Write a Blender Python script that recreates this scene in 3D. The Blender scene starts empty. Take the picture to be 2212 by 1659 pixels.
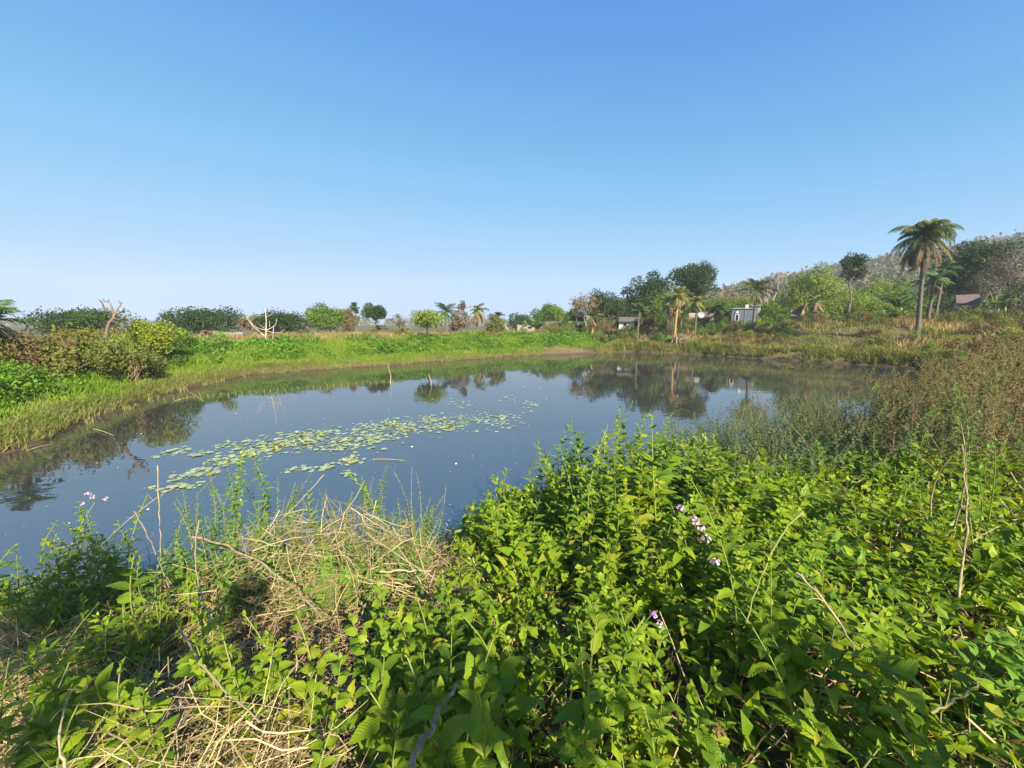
import bpy, math
import numpy as np
from mathutils import Matrix, Vector

# ------------------------------------------------------------------ camera, sky, sun, exposure
SC = bpy.context.scene
COL = SC.collection
CAM_H = 3.0
FPX, CX, CY, HORIZON = 833.0, 1106.0, 829.5, 700.0          # photograph measured at 2212 x 1659
PITCH = math.atan((CY - HORIZON) / FPX)

cam_data = bpy.data.cameras.new('camera')
cam_data.sensor_width = 36.0
cam_data.lens = 36.0 * FPX / 2212.0
cam_data.clip_start = 0.05
cam_data.clip_end = 5000.0
cam = bpy.data.objects.new('camera', cam_data)
cam.location = (0, 0, CAM_H)
cam.rotation_euler = (math.pi / 2 - PITCH, 0, 0)
COL.objects.link(cam)
SC.camera = cam

SUN_EL, SUN_AZ = math.radians(33), math.radians(152)         # behind the camera, to the right
world = bpy.data.worlds.new('World')
SC.world = world
world.use_nodes = True
wn = world.node_tree
sky = wn.nodes.new('ShaderNodeTexSky')
sky.sky_type = 'NISHITA'
sky.sun_disc = False
sky.sun_elevation = SUN_EL
sky.sun_rotation = SUN_AZ
sky.altitude = 100
sky.air_density = 1.0
sky.dust_density = 0.3
sky.ozone_density = 2.2
# one tone curve per channel for the whole sky: the photograph's clear, hazy-bright blue
sep = wn.nodes.new('ShaderNodeSeparateColor'); comb = wn.nodes.new('ShaderNodeCombineColor')
wn.links.new(sky.outputs[0], sep.inputs[0])
for ch, (k, p, q) in enumerate(((0.40, 1.7, 0.21), (0.86, 2.0, 0.36), (3.0, 1.5, 0.88))):      # k x^p / (1 + q x^p)
    pw = wn.nodes.new('ShaderNodeMath'); pw.operation = 'POWER'; pw.inputs[1].default_value = p
    nu = wn.nodes.new('ShaderNodeMath'); nu.operation = 'MULTIPLY'; nu.inputs[1].default_value = k
    de = wn.nodes.new('ShaderNodeMath'); de.operation = 'MULTIPLY_ADD'; de.inputs[1].default_value = q; de.inputs[2].default_value = 1.0
    dv = wn.nodes.new('ShaderNodeMath'); dv.operation = 'DIVIDE'
    wn.links.new(sep.outputs[ch], pw.inputs[0]); wn.links.new(pw.outputs[0], nu.inputs[0]); wn.links.new(pw.outputs[0], de.inputs[0])
    wn.links.new(nu.outputs[0], dv.inputs[0]); wn.links.new(de.outputs[0], dv.inputs[1]); wn.links.new(dv.outputs[0], comb.inputs[ch])
wn.links.new(comb.outputs[0], wn.nodes['Background'].inputs[0])
wn.nodes['Background'].inputs[1].default_value = 0.107

sun_data = bpy.data.lights.new('sun', 'SUN')
sun_data.energy = 5.0
sun_data.angle = math.radians(0.53)
sun_data.color = (1.0, 0.91, 0.76)
sun = bpy.data.objects.new('sun', sun_data)
sdir = Vector((math.cos(SUN_EL) * math.sin(SUN_AZ), math.cos(SUN_EL) * math.cos(SUN_AZ), math.sin(SUN_EL)))
sun.rotation_euler = sdir.to_track_quat('Z', 'Y').to_euler()
sun.location = sdir * 60
COL.objects.link(sun)

vs = SC.view_settings
vs.view_transform = 'Standard'
vs.look = 'None'
vs.exposure = 1.38
vs.gamma = 1.0
SC.render.engine = 'CYCLES'
cy = SC.cycles
cy.use_denoising = True
cy.use_adaptive_sampling = True
cy.adaptive_threshold = 0.008
cy.max_bounces = 6
cy.diffuse_bounces = 3
cy.glossy_bounces = 3
cy.transmission_bounces = 4
cy.transparent_max_bounces = 4
cy.volume_bounces = 1
cy.sample_clamp_indirect = 6.0

# ------------------------------------------------------------------ pixel helpers (turn a place in the view into a world point at a given depth)
def ray(x, y):
    u = (x - CX) / FPX
    v = (CY - y) / FPX
    return np.array([u, math.cos(PITCH) + v * math.sin(PITCH), -math.sin(PITCH) + v * math.cos(PITCH)])
def at(x, y, Y):
    r = ray(x, y)
    return np.array([0, 0, CAM_H]) + r * (Y / r[1])
def gp(x, y, z=0.0):
    r = ray(x, y)
    return (np.array([0, 0, CAM_H]) + r * ((z - CAM_H) / r[2]))[:2]

# ------------------------------------------------------------------ mesh helpers
class Acc:
    """collects vertices and faces, many pieces at a time"""
    def __init__(s):
        s.V, s.F, s.M, s.n = [], [], [], 0
    def add(s, V, F, mi=0):
        V = np.asarray(V, dtype=np.float64).reshape(-1, 3)
        F = np.asarray(F, dtype=np.int64)
        if len(V) == 0 or len(F) == 0:
            return
        s.V.append(V); s.F.append(F + s.n); s.M.append(np.full(len(F), mi, np.int32))
        s.n += len(V)
    def mesh(s, name, mats, smooth=False, uv=None):
        me = bpy.data.meshes.new(name)
        if s.n:
            V = np.concatenate(s.V)
            me.vertices.add(len(V)); me.vertices.foreach_set('co', V.astype(np.float32).ravel())
            tot = np.concatenate([np.full(len(f), f.shape[1], np.int32) for f in s.F])
            idx = np.concatenate([f.ravel() for f in s.F]).astype(np.int32)
            me.loops.add(len(idx)); me.loops.foreach_set('vertex_index', idx)
            me.polygons.add(len(tot))
            me.polygons.foreach_set('loop_start', np.concatenate([[0], np.cumsum(tot)[:-1]]).astype(np.int32))
            me.polygons.foreach_set('loop_total', tot)
            me.polygons.foreach_set('material_index', np.concatenate(s.M))
            me.polygons.foreach_set('use_smooth', np.full(len(tot), bool(smooth)))
            if uv is not None:
                ul = me.uv_layers.new(name='UVMap')
                ul.data.foreach_set('uv', np.asarray(uv, np.float32)[idx].ravel())
            me.update(calc_edges=True)
        for m in (mats if isinstance(mats, (list, tuple)) else [mats]):
            me.materials.append(m)
        return me

def link(name, me, parent=None, loc=None):
    o = bpy.data.objects.new(name, me)
    COL.objects.link(o)
    if parent is not None:
        o.parent = parent
    if loc is not None:
        o.location = loc
    return o
def thing(name, label, cat, loc=(0, 0, 0), rz=0.0, group=None):
    o = bpy.data.objects.new(name, None)
    o.empty_display_size = 0.2
    COL.objects.link(o)
    o.location = loc
    o.rotation_euler = (0, 0, rz)
    return tag(o, label, cat, group)
def tag(o, label, cat=None, group=None, kind=None):
    o['label'] = label
    if cat: o['category'] = cat
    if group: o['group'] = group
    if kind: o['kind'] = kind
    return o
def stuff(o, label, cat=None):
    o['kind'] = 'stuff'; o['label'] = label
    if cat: o['category'] = cat
    return o

def norm(a):
    a = np.asarray(a, float)
    return a / np.maximum(np.linalg.norm(a, axis=-1, keepdims=True), 1e-9)
def frames(x, n):
    """rotation matrices (N,3,3) whose columns are leaf axis, side, normal"""
    x = norm(x); y = norm(np.cross(n, x)); z = np.cross(x, y)
    return np.stack([x, y, z], axis=-1)
def scatter(acc, Vt, Ft, R, T, S, mi=0):
    Vt = np.asarray(Vt, float); Ft = np.asarray(Ft, int)
    N, n = len(T), len(Vt)
    if N == 0: return
    S = np.asarray(S, float)
    if S.ndim == 1: S = np.repeat(S[:, None], 3, 1)
    L = Vt[None] * S[:, None, :]
    W = np.einsum('nij,nvj->nvi', R, L) + np.asarray(T)[:, None, :]
    Fn = (Ft[None] + (np.arange(N) * n)[:, None, None]).reshape(-1, Ft.shape[1])
    acc.add(W.reshape(-1, 3), Fn, mi)
def rdir(rng, N):
    return norm(rng.normal(size=(N, 3)))
def tube(acc, pts, rad, sides=6, mi=0, cap=True):
    P = np.asarray(pts, float); n = len(P)
    rad = np.broadcast_to(np.asarray(rad, float), (n,))
    tg = norm(np.gradient(P, axis=0))
    ref = np.array([0.0, 0.0, 1.0]) if abs(tg[0][2]) < 0.9 else np.array([1.0, 0, 0])
    V = []
    a = np.linspace(0, 2 * math.pi, sides, endpoint=False)
    for i in range(n):
        s = norm(np.cross(ref, tg[i])); u = np.cross(tg[i], s)
        ref = u if abs(np.dot(u, tg[i])) < .99 else ref
        V.append(P[i] + rad[i] * (np.cos(a)[:, None] * s + np.sin(a)[:, None] * u))
        ref = np.cross(tg[i], np.cross(u, tg[i])) if False else u
    V = np.concatenate(V)
    i0 = np.arange(n - 1)[:, None] * sides; j = np.arange(sides)[None]
    F = np.stack([i0 + j, i0 + (j + 1) % sides, i0 + sides + (j + 1) % sides, i0 + sides + j], -1).reshape(-1, 4)
    acc.add(V, F, mi)
    if cap:
        acc.add(V[-sides:], [list(range(sides))], mi)
def box(acc, x0, x1, y0, y1, z0, z1, mi=0):
    V = [(x0, y0, z0), (x1, y0, z0), (x1, y1, z0), (x0, y1, z0), (x0, y0, z1), (x1, y0, z1), (x1, y1, z1), (x0, y1, z1)]
    acc.add(V, [(0, 3, 2, 1), (4, 5, 6, 7), (0, 1, 5, 4), (1, 2, 6, 5), (2, 3, 7, 6), (3, 0, 4, 7)], mi)
def curve(p0, p1, bend, n=7):
    t = np.linspace(0, 1, n)[:, None]
    p0 = np.asarray(p0, float); p1 = np.asarray(p1, float)
    return p0 * (1 - t) + p1 * t + np.asarray(bend, float) * (4 * t * (1 - t))

# ------------------------------------------------------------------ materials
def nodes_of(m):
    m.use_nodes = True
    nt = m.node_tree
    return nt, nt.nodes, nt.links
def ramp(ns, cols):
    r = ns.new('ShaderNodeValToRGB')
    e = r.color_ramp.elements
    while len(e) < len(cols): e.new(0.5)
    for i, c in enumerate(cols):
        e[i].position = i / max(1, len(cols) - 1)
        e[i].color = (*c, 1)
    return r
def leaf_mat(name, cols, trans=0.35, rough=0.5, spec=0.35, patch=0.0, veins=False, yellow=(1.25, 1.15, 0.45), rnd=0.3):
    m = bpy.data.materials.new(name)
    nt, ns, ln = nodes_of(m)
    b = ns['Principled BSDF']
    geo = ns.new('ShaderNodeNewGeometry'); oi = ns.new('ShaderNodeObjectInfo')
    add = ns.new('ShaderNodeMath'); add.operation = 'ADD'
    ln.new(geo.outputs['Random Per Island'], add.inputs[0]); ln.new(oi.outputs['Random'], add.inputs[1])
    fr = ns.new('ShaderNodeMath'); fr.operation = 'FRACT'
    src = add.outputs[0]
    if patch > 0:                                   # neighbouring plants differ, in patches of about a metre or more
        nz = ns.new('ShaderNodeTexNoise'); nz.inputs['Scale'].default_value = patch; nz.inputs['Detail'].default_value = 2
        ln.new(geo.outputs['Position'], nz.inputs['Vector'])
        ma = ns.new('ShaderNodeMath'); ma.operation = 'MULTIPLY_ADD'
        ln.new(nz.outputs[0], ma.inputs[0]); ma.inputs[1].default_value = 1.9
        mr = ns.new('ShaderNodeMath'); mr.operation = 'MULTIPLY_ADD'
        ln.new(geo.outputs['Random Per Island'], mr.inputs[0]); mr.inputs[1].default_value = rnd; mr.inputs[2].default_value = -0.45 - rnd / 2
        ln.new(mr.outputs[0], ma.inputs[2])
        src = ma.outputs[0]
        r = ramp(ns, cols); ln.new(src, r.inputs[0])
    else:
        ln.new(src, fr.inputs[0])
        r = ramp(ns, cols); ln.new(fr.outputs[0], r.inputs[0])
    col = r.outputs[0]
    if veins:
        uv = ns.new('ShaderNodeUVMap'); sep = ns.new('ShaderNodeSeparateXYZ'); ln.new(uv.outputs[0], sep.inputs[0])
        ab = ns.new('ShaderNodeMath'); ab.operation = 'ABSOLUTE'; ln.new(sep.outputs[1], ab.inputs[0])
        k = ns.new('ShaderNodeMath'); k.operation = 'MULTIPLY_ADD'; ln.new(ab.outputs[0], k.inputs[0]); k.inputs[1].default_value = -0.9
        ln.new(sep.outputs[0], k.inputs[2])
        w = ns.new('ShaderNodeMath'); w.operation = 'MULTIPLY'; ln.new(k.outputs[0], w.inputs[0]); w.inputs[1].default_value = 62.0
        sn = ns.new('ShaderNodeMath'); sn.operation = 'SINE'; ln.new(w.outputs[0], sn.inputs[0])
        mid = ns.new('ShaderNodeMath'); mid.operation = 'LESS_THAN'; ln.new(ab.outputs[0], mid.inputs[0]); mid.inputs[1].default_value = 0.012
        hsum = ns.new('ShaderNodeMath'); hsum.operation = 'MULTIPLY_ADD'; ln.new(mid.outputs[0], hsum.inputs[0]); hsum.inputs[1].default_value = -2.0
        ln.new(sn.outputs[0], hsum.inputs[2])
        bp = ns.new('ShaderNodeBump'); bp.inputs['Strength'].default_value = 0.28; bp.inputs['Distance'].default_value = 0.003
        ln.new(hsum.outputs[0], bp.inputs['Height']); ln.new(bp.outputs[0], b.inputs['Normal'])
        mx = ns.new('ShaderNodeMixRGB'); mx.blend_type = 'MIX'
        nz2 = ns.new('ShaderNodeTexNoise'); nz2.inputs['Scale'].default_value = 60; ln.new(geo.outputs['Position'], nz2.inputs['Vector'])
        gt = ns.new('ShaderNodeMath'); gt.operation = 'GREATER_THAN'; ln.new(nz2.outputs[0], gt.inputs[0]); gt.inputs[1].default_value = 0.70
        sc_ = ns.new('ShaderNodeMath'); sc_.operation = 'MULTIPLY'; ln.new(gt.outputs[0], sc_.inputs[0]); sc_.inputs[1].default_value = 0.5
        md = ns.new('ShaderNodeMath'); md.operation = 'MULTIPLY_ADD'; ln.new(mid.outputs[0], md.inputs[0]); md.inputs[1].default_value = 0.35
        ln.new(sc_.outputs[0], md.inputs[2])
        ln.new(md.outputs[0], mx.inputs[0]); ln.new(col, mx.inputs[1]); mx.inputs[2].default_value = (0.25, 0.27, 0.09, 1)
        col = mx.outputs[0]
    ln.new(col, b.inputs['Base Color'])
    b.inputs['Roughness'].default_value = rough
    b.inputs['Specular IOR Level'].default_value = spec
    if trans > 0:
        t = ns.new('ShaderNodeBsdfTranslucent')
        mul = ns.new('ShaderNodeMixRGB'); mul.blend_type = 'MULTIPLY'; mul.inputs[0].default_value = 1
        ln.new(col, mul.inputs[1]); mul.inputs[2].default_value = (*yellow, 1)
        ln.new(mul.outputs[0], t.inputs[0])
        mix = ns.new('ShaderNodeMixShader'); mix.inputs[0].default_value = trans
        ln.new(b.outputs[0], mix.inputs[1]); ln.new(t.outputs[0], mix.inputs[2])
        ln.new(mix.outputs[0], ns['Material Output'].inputs[0])
    return m
def solid(name, cols, scale=4.0, rough=0.8, bump=0.2, stretch=(1, 1, 1), spec=0.3, coord='Object', bdist=0.02):
    m = bpy.data.materials.new(name)
    nt, ns, ln = nodes_of(m)
    b = ns['Principled BSDF']
    tc = ns.new('ShaderNodeTexCoord'); mp = ns.new('ShaderNodeMapping')
    mp.inputs['Scale'].default_value = stretch
    ln.new(tc.outputs[coord], mp.inputs[0])
    nz = ns.new('ShaderNodeTexNoise'); nz.inputs['Scale'].default_value = scale; nz.inputs['Detail'].default_value = 6
    nz.inputs['Roughness'].default_value = 0.65
    ln.new(mp.outputs[0], nz.inputs['Vector'])
    r = ramp(ns, cols)
    for i, e in enumerate(r.color_ramp.elements):
        e.position = 0.3 + 0.4 * i / max(1, len(cols) - 1)
    ln.new(nz.outputs[0], r.inputs[0]); ln.new(r.outputs[0], b.inputs['Base Color'])
    b.inputs['Roughness'].default_value = rough
    b.inputs['Specular IOR Level'].default_value = spec
    if bump > 0:
        bp = ns.new('ShaderNodeBump'); bp.inputs['Strength'].default_value = bump; bp.inputs['Distance'].default_value = bdist
        ln.new(nz.outputs[0], bp.inputs['Height']); ln.new(bp.outputs[0], b.inputs['Normal'])
    return m

MAT = {}
MAT['lantana'] = leaf_mat('lantana leaf', [(.09, .17, .010), (.145, .24, .012), (.22, .32, .013), (.29, .375, .015), (.11, .2, .013), (.18, .275, .012), (.25, .34, .014), (.13, .22, .012), (.2, .3, .013), (.34, .34, .03)], 0.42, 0.45, 0.22, veins=True)
MAT['lantana_far'] = leaf_mat('lantana leaf massed', [(.09, .17, .011), (.15, .245, .013), (.23, .33, .015), (.3, .385, .018), (.11, .2, .014), (.185, .28, .013), (.255, .345, .015), (.14, .23, .013), (.21, .3, .014), (.35, .34, .035)], 0.42, 0.45, 0.22)
MAT['lantana_yellow'] = leaf_mat('yellowing lantana leaf', [(.17, .27, .014), (.23, .32, .016), (.14, .23, .013), (.27, .35, .02), (.2, .29, .015), (.26, .33, .02), (.33, .31, .035)], .42, .45, .2)
MAT['herb'] = leaf_mat('soft herb leaf', [(0.086, 0.184, 0.024), (0.127, 0.241, 0.024), (0.172, 0.299, 0.032), (0.103, 0.207, 0.024)], .38, 0.5, 0.2)
MAT['small_leaf'] = leaf_mat('small bluish leaf', [(.075, .125, .04), (.105, .165, .05), (.135, .19, .06), (.06, .1, .035), (.15, .17, .06)], .35, 0.5, 0.2)
MAT['old_leaf'] = leaf_mat('dry brown leaf', [(.16, .09, .035), (.22, .13, .05), (.11, .06, .025), (.28, .18, .06)], .2, .7, .15, yellow=(1.1, .9, .6))
MAT['dry_weed'] = leaf_mat('dry weed leaf', [(.125, .115, .03), (.17, .14, .04), (.115, .135, .028), (.2, .15, .05), (.1, .13, .02), (.15, .1, .035)], .3, 0.65, 0.12, yellow=(1.1, 1.0, .55))
MAT['straw'] = leaf_mat('straw', [(.46, .34, .15), (.54, .42, .21), (.3, .2, .09), (.2, .13, .06), (.58, .46, .25), (.38, .27, .12), (.13, .085, .04)], .1, .6, .3, yellow=(1, .9, .7))
MAT['stem_green'] = leaf_mat('green stem', [(.14, .19, .03), (.2, .23, .05), (.16, .15, .05)], 0, .5, .35)
MAT['stem_dry'] = solid('dry stem', [(.13, .085, .045), (.27, .195, .11), (.4, .31, .19)], 30, .75, .3, (1, 1, .3))
MAT['bark'] = solid('bark', [(.07, .055, .04), (.15, .12, .085), (.24, .2, .15)], 6, .9, .5, (1, 1, .25))
MAT['bark_pale'] = solid('pale bark', [(.25, .2, .15), (.4, .33, .26), (.52, .45, .36)], 5, .85, .4, (1, 1, .3))
MAT['bark_dead'] = solid('dead wood', [(.08, .05, .035), (.17, .115, .085), (.26, .185, .145)], 5, .85, .5, (1, 1, .25))
MAT['palm_bark'] = solid('palm bark', [(.06, .05, .04), (.12, .1, .078), (.19, .16, .125)], 9, .9, .6, (1, 1, 2.2))
MAT['palm_bark_orange'] = solid('orange palm bark', [(.2, .12, .06), (.34, .2, .09), (.42, .27, .13)], 9, .9, .6, (1, 1, 2.2))
MAT['frond'] = leaf_mat('palm frond', [(0.060, 0.085, 0.022), (0.100, 0.125, 0.030), (0.130, 0.160, 0.035)], .25, 0.65, 0.12)
MAT['frond_yellow'] = leaf_mat('yellow green palm frond', [(0.140, 0.170, 0.030), (0.200, 0.210, 0.040), (0.240, 0.240, 0.060)], .3, 0.65, 0.12)
MAT['frond_blue'] = leaf_mat('coconut frond', [(0.050, 0.100, 0.028), (0.080, 0.140, 0.040), (0.100, 0.160, 0.040)], .25, 0.55, 0.25)
MAT['frond_dead'] = leaf_mat('dead palm frond', [(0.160, 0.110, 0.055), (0.230, 0.155, 0.080), (0.280, 0.200, 0.110)], .15, 0.65, 0.12, yellow=(1, .9, .7))
MAT['banana'] = leaf_mat('banana leaf', [(.09, .17, .035), (.13, .22, .05), (.19, .26, .07)], .35, .35, .5)
MAT['tree_dark'] = leaf_mat('dark tree leaf', [(.017, .034, .007), (.027, .05, .009), (.042, .072, .012), (.062, .1, .016)], .22, 0.65, 0.12, patch=.35, rnd=.45)
MAT['tree_mid'] = leaf_mat('mid green tree leaf', [(0.062, 0.109, 0.013), (0.093, 0.154, 0.016), (0.130, 0.205, 0.020), (0.161, 0.244, 0.024)], .3, 0.65, 0.12, patch=.35, rnd=.45)
MAT['tree_light'] = leaf_mat('light green tree leaf', [(0.119, 0.176, 0.022), (0.175, 0.240, 0.030), (0.225, 0.293, 0.040), (0.150, 0.208, 0.030)], .35, 0.65, 0.12, patch=.4, rnd=.45)
MAT['tree_brown'] = leaf_mat('browning tree leaf', [(0.130, 0.095, 0.050), (0.190, 0.140, 0.070), (0.150, 0.130, 0.050), (0.220, 0.170, 0.100)], .2, 0.65, 0.12, patch=.4, yellow=(1.1, 1, .6))
MAT['tree_grey'] = leaf_mat('grey brown tree leaf', [(0.130, 0.110, 0.075), (0.180, 0.150, 0.110), (0.110, 0.105, 0.060)], .2, 0.65, 0.12, patch=.3, yellow=(1.1, 1, .7))
MAT['tree_yellow'] = leaf_mat('yellow green bush leaf', [(0.170, 0.220, 0.020), (0.230, 0.280, 0.025), (0.280, 0.310, 0.030)], .38, 0.65, 0.12)
MAT['scrub_olive'] = leaf_mat('olive scrub leaf', [(0.081, 0.096, 0.020), (0.115, 0.132, 0.025), (0.155, 0.168, 0.030), (0.149, 0.132, 0.035)], .28, 0.65, 0.12, patch=.8)
MAT['scrub_brown'] = leaf_mat('brown scrub leaf', [(0.090, 0.060, 0.025), (0.130, 0.085, 0.035), (0.170, 0.120, 0.050), (0.100, 0.085, 0.030)], .25, 0.65, 0.12, patch=.8, yellow=(1.1, 1, .6))
MAT['scrub_green'] = leaf_mat('green scrub leaf', [(0.060, 0.125, 0.015), (0.090, 0.169, 0.018), (0.120, 0.206, 0.025)], .3, 0.65, 0.12, patch=.8)
MAT['cover'] = leaf_mat('green ground cover', [(0.069, 0.149, 0.013), (0.098, 0.207, 0.016), (0.132, 0.253, 0.018), (0.172, 0.276, 0.027)], .35, 0.65, 0.12, patch=.45)
MAT['grass'] = leaf_mat('green bank grass', [(0.123, 0.224, 0.016), (0.168, 0.274, 0.022), (0.213, 0.302, 0.032), (0.258, 0.314, 0.054)], .38, 0.65, 0.12, patch=.4)
MAT['grass_olive'] = leaf_mat('olive tussock grass', [(0.127, 0.150, 0.028), (0.184, 0.204, 0.040), (0.241, 0.240, 0.065), (0.276, 0.240, 0.080)], .32, 0.65, 0.12, patch=.5)
MAT['grass_dry'] = leaf_mat('dry yellow grass', [(0.320, 0.235, 0.085), (0.400, 0.300, 0.120), (0.270, 0.200, 0.080), (0.360, 0.240, 0.110)], .3, 0.65, 0.12, patch=.3, yellow=(1.05, .95, .65))
MAT['grass_pale'] = leaf_mat('yellowing shore grass', [(.15, .2, .03), (.21, .235, .05), (.25, .23, .085), (.13, .19, .025)], .35, 0.65, 0.12, patch=.6)
MAT['wood_far'] = leaf_mat('hillside wood', [(0.057, 0.078, 0.020), (0.086, 0.102, 0.028), (0.144, 0.114, 0.060), (0.103, 0.126, 0.030), (0.161, 0.132, 0.075)], .2, .65, .12, patch=.07, rnd=.12)
MAT['lily'] = leaf_mat('lily pad', [(.24, .32, .13), (.32, .38, .2), (.4, .44, .28), (.3, .38, .16), (.38, .4, .12)], .12, .3, .55)
MAT['lily_yellow'] = leaf_mat('yellowing lily leaf', [(.34, .38, .07), (.42, .42, .12), (.28, .36, .06), (.45, .34, .1)], .3, .4, .45)
MAT['petal'] = leaf_mat('pink petal', [(.62, .4, .5), (.75, .55, .62), (.55, .33, .5)], .3, .5, .3, yellow=(1, .9, .95))
MAT['petal_purple'] = leaf_mat('purple petal', [(.36, .16, .5), (.5, .28, .6)], .3, .5, .3, yellow=(1, .9, .95))
MAT['white'] = solid('white paint', [(.5, .48, .44), (.66, .64, .6)], 3, .7, .1)
MAT['litter'] = solid('floating white litter', [(.6, .62, .6), (.82, .84, .82)], 6, .5, .1)
MAT['plaster_cream'] = solid('stained cream plaster', [(.24, .19, .13), (.4, .33, .25), (.5, .43, .33)], 1.6, .85, .3)
MAT['plaster_green'] = solid('pale turquoise plaster', [(.42, .55, .5), (.55, .68, .62)], 1.4, .85, .2)
MAT['plaster_blue'] = solid('blue grey wall', [(.085, .105, .13), (.12, .145, .175)], 1.2, .8, .15)
MAT['concrete'] = solid('grey concrete', [(.2, .2, .2), (.32, .32, .31)], 2.0, .85, .2)
MAT['mudwall'] = solid('mud wall', [(.2, .13, .09), (.3, .21, .15)], 2.5, .9, .4)
MAT['roof_dark'] = solid('dark roof tile', [(.07, .055, .05), (.14, .1, .085), (.18, .13, .11)], 3, .9, .5)
MAT['thatch'] = solid('weathered thatch', [(.16, .13, .1), (.27, .22, .17), (.36, .29, .22)], 7, .95, .6, (1, 1, .3))
MAT['thatch_yellow'] = solid('yellow thatch', [(.4, .29, .1), (.52, .4, .16)], 7, .95, .5, (1, 1, .3))
MAT['sheet'] = solid('pale roof sheet', [(.25, .25, .24), (.38, .38, .36)], 2, .6, .1)
MAT['dark'] = solid('dark opening', [(.01, .01, .01), (.02, .018, .016)], 2, .9, 0)
MAT['wood'] = solid('weathered timber', [(.16, .12, .08), (.3, .23, .16)], 8, .85, .3, (1, 1, .2))
MAT['tarp'] = solid('black tarpaulin', [(.015, .016, .02), (.03, .032, .038)], 3, .5, .2)
MAT['stake'] = solid('pale cane', [(.28, .21, .11), (.44, .34, .19)], 12, .7, .2)

# ------------------------------------------------------------------ terrain
SHORE_PX = [(25, 975), (99, 951), (174, 908), (248, 889), (298, 866), (397, 841), (471, 822), (548, 808), (637, 802), (756, 794), (836, 789), (922, 782),
            (1021, 776), (1101, 769), (1200, 766), (1276, 764), (1355, 760), (1450, 764), (1519, 767), (1637, 774), (1741, 781), (1846, 787),
            (1910, 791), (2010, 799), (2030, 820), (1985, 865), (1915, 900), (1750, 945), (1600, 985), (1450, 1030), (1150, 1100), (1040, 1120), (965, 1190),
            (870, 1225), (600, 1255), (300, 1285), (0, 1300)]
POND = np.array([gp(*s) for s in SHORE_PX] + [(-7.5, 3.6), (-10.5, 4.2), (-12.3, 6.5)])
def sdist(x, y):
    """signed distance to the pond's edge, positive on land"""
    x = np.asarray(x, float); y = np.asarray(y, float)
    sh = x.shape; x = x.ravel(); y = y.ravel()
    best = np.full(x.shape, 1e9); inside = np.zeros(x.shape, bool)
    n = len(POND)
    for i in range(n):
        a, b = POND[i], POND[(i + 1) % n]
        e = b - a
        t = np.clip(((x - a[0]) * e[0] + (y - a[1]) * e[1]) / (e @ e), 0, 1)
        best = np.minimum(best, (x - a[0] - t * e[0]) ** 2 + (y - a[1] - t * e[1]) ** 2)
        cr = ((a[1] > y) != (b[1] > y)) & (x < (b[0] - a[0]) * (y - a[1]) / (b[1] - a[1] + 1e-12) + a[0])
        inside ^= cr
    d = np.sqrt(best)
    return np.where(inside, -d, d).reshape(sh)
def sst(a, b, x):
    t = np.clip((x - a) / (b - a), 0, 1)
    return t * t * (3 - 2 * t)
def wob(x, y):
    return (np.sin(x * .9 + 1.3 * np.sin(y * .7)) * np.sin(y * 1.1 + .8 * np.sin(x * .6)) * .5 + .3 * np.sin(x * 2.3 + y * 1.7 + 1.1 * np.sin(y * 2.9)) * np.sin(y * 2.1 - x * .8))
def hill_h(x, y):
    up = np.clip((x - 58) / 215, 0, 1.25) ** .92
    s = up * sst(85, 205, y)
    return 39 * s * (1 + .07 * np.sin(x * .06) * np.sin(y * .05))
def terrain_z(x, y):
    x = np.asarray(x, float); y = np.asarray(y, float)
    d = sdist(x, y)
    t = np.clip(d / 5.0, 0, 1)
    bank = 1.4 * (1 - (1 - t) ** 1.7)
    far_right = sst(2, 14, x) * sst(22, 30, y)
    low = .55 * sst(.0, .5, d) + .15 * sst(.8, 4, d) + .6 * sst(4, 10, d)
    mud = sst(3, 6, x) * (1 - sst(11, 13, x)) * sst(30, 34, y)
    low = low * (1 - mud) + mud * (.06 * sst(0, .5, d) + .1 * sst(.5, 2, d) + 1.1 * sst(1.6, 9, d))
    near = (1 - sst(5, 9, y)) * (1 - sst(6, 12, np.abs(x)))
    bank = bank * (1 - .26 * near)
    z = bank * (1 - far_right) + low * far_right
    z = z + 1.15 * sst(2.5, 11, d) * sst(1, 14, x) * sst(30, 40, y) + .5 * sst(46, 62, y) * sst(2, 30, x) + .9 * sst(24, 34, x) * sst(18, 28, y) * sst(1, 9, d) * (1 - sst(34, 42, y))
    z = z + .10 * wob(x, y) * sst(0.2, 2.5, d) + .35 * wob(x * .13, y * .13) * sst(8, 20, d)
    z = z + hill_h(x, y) + .11 * sst(0, .12, d)
    return np.where(d > 0, z, -np.minimum(.7, .28 * -d) - .01)

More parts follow.
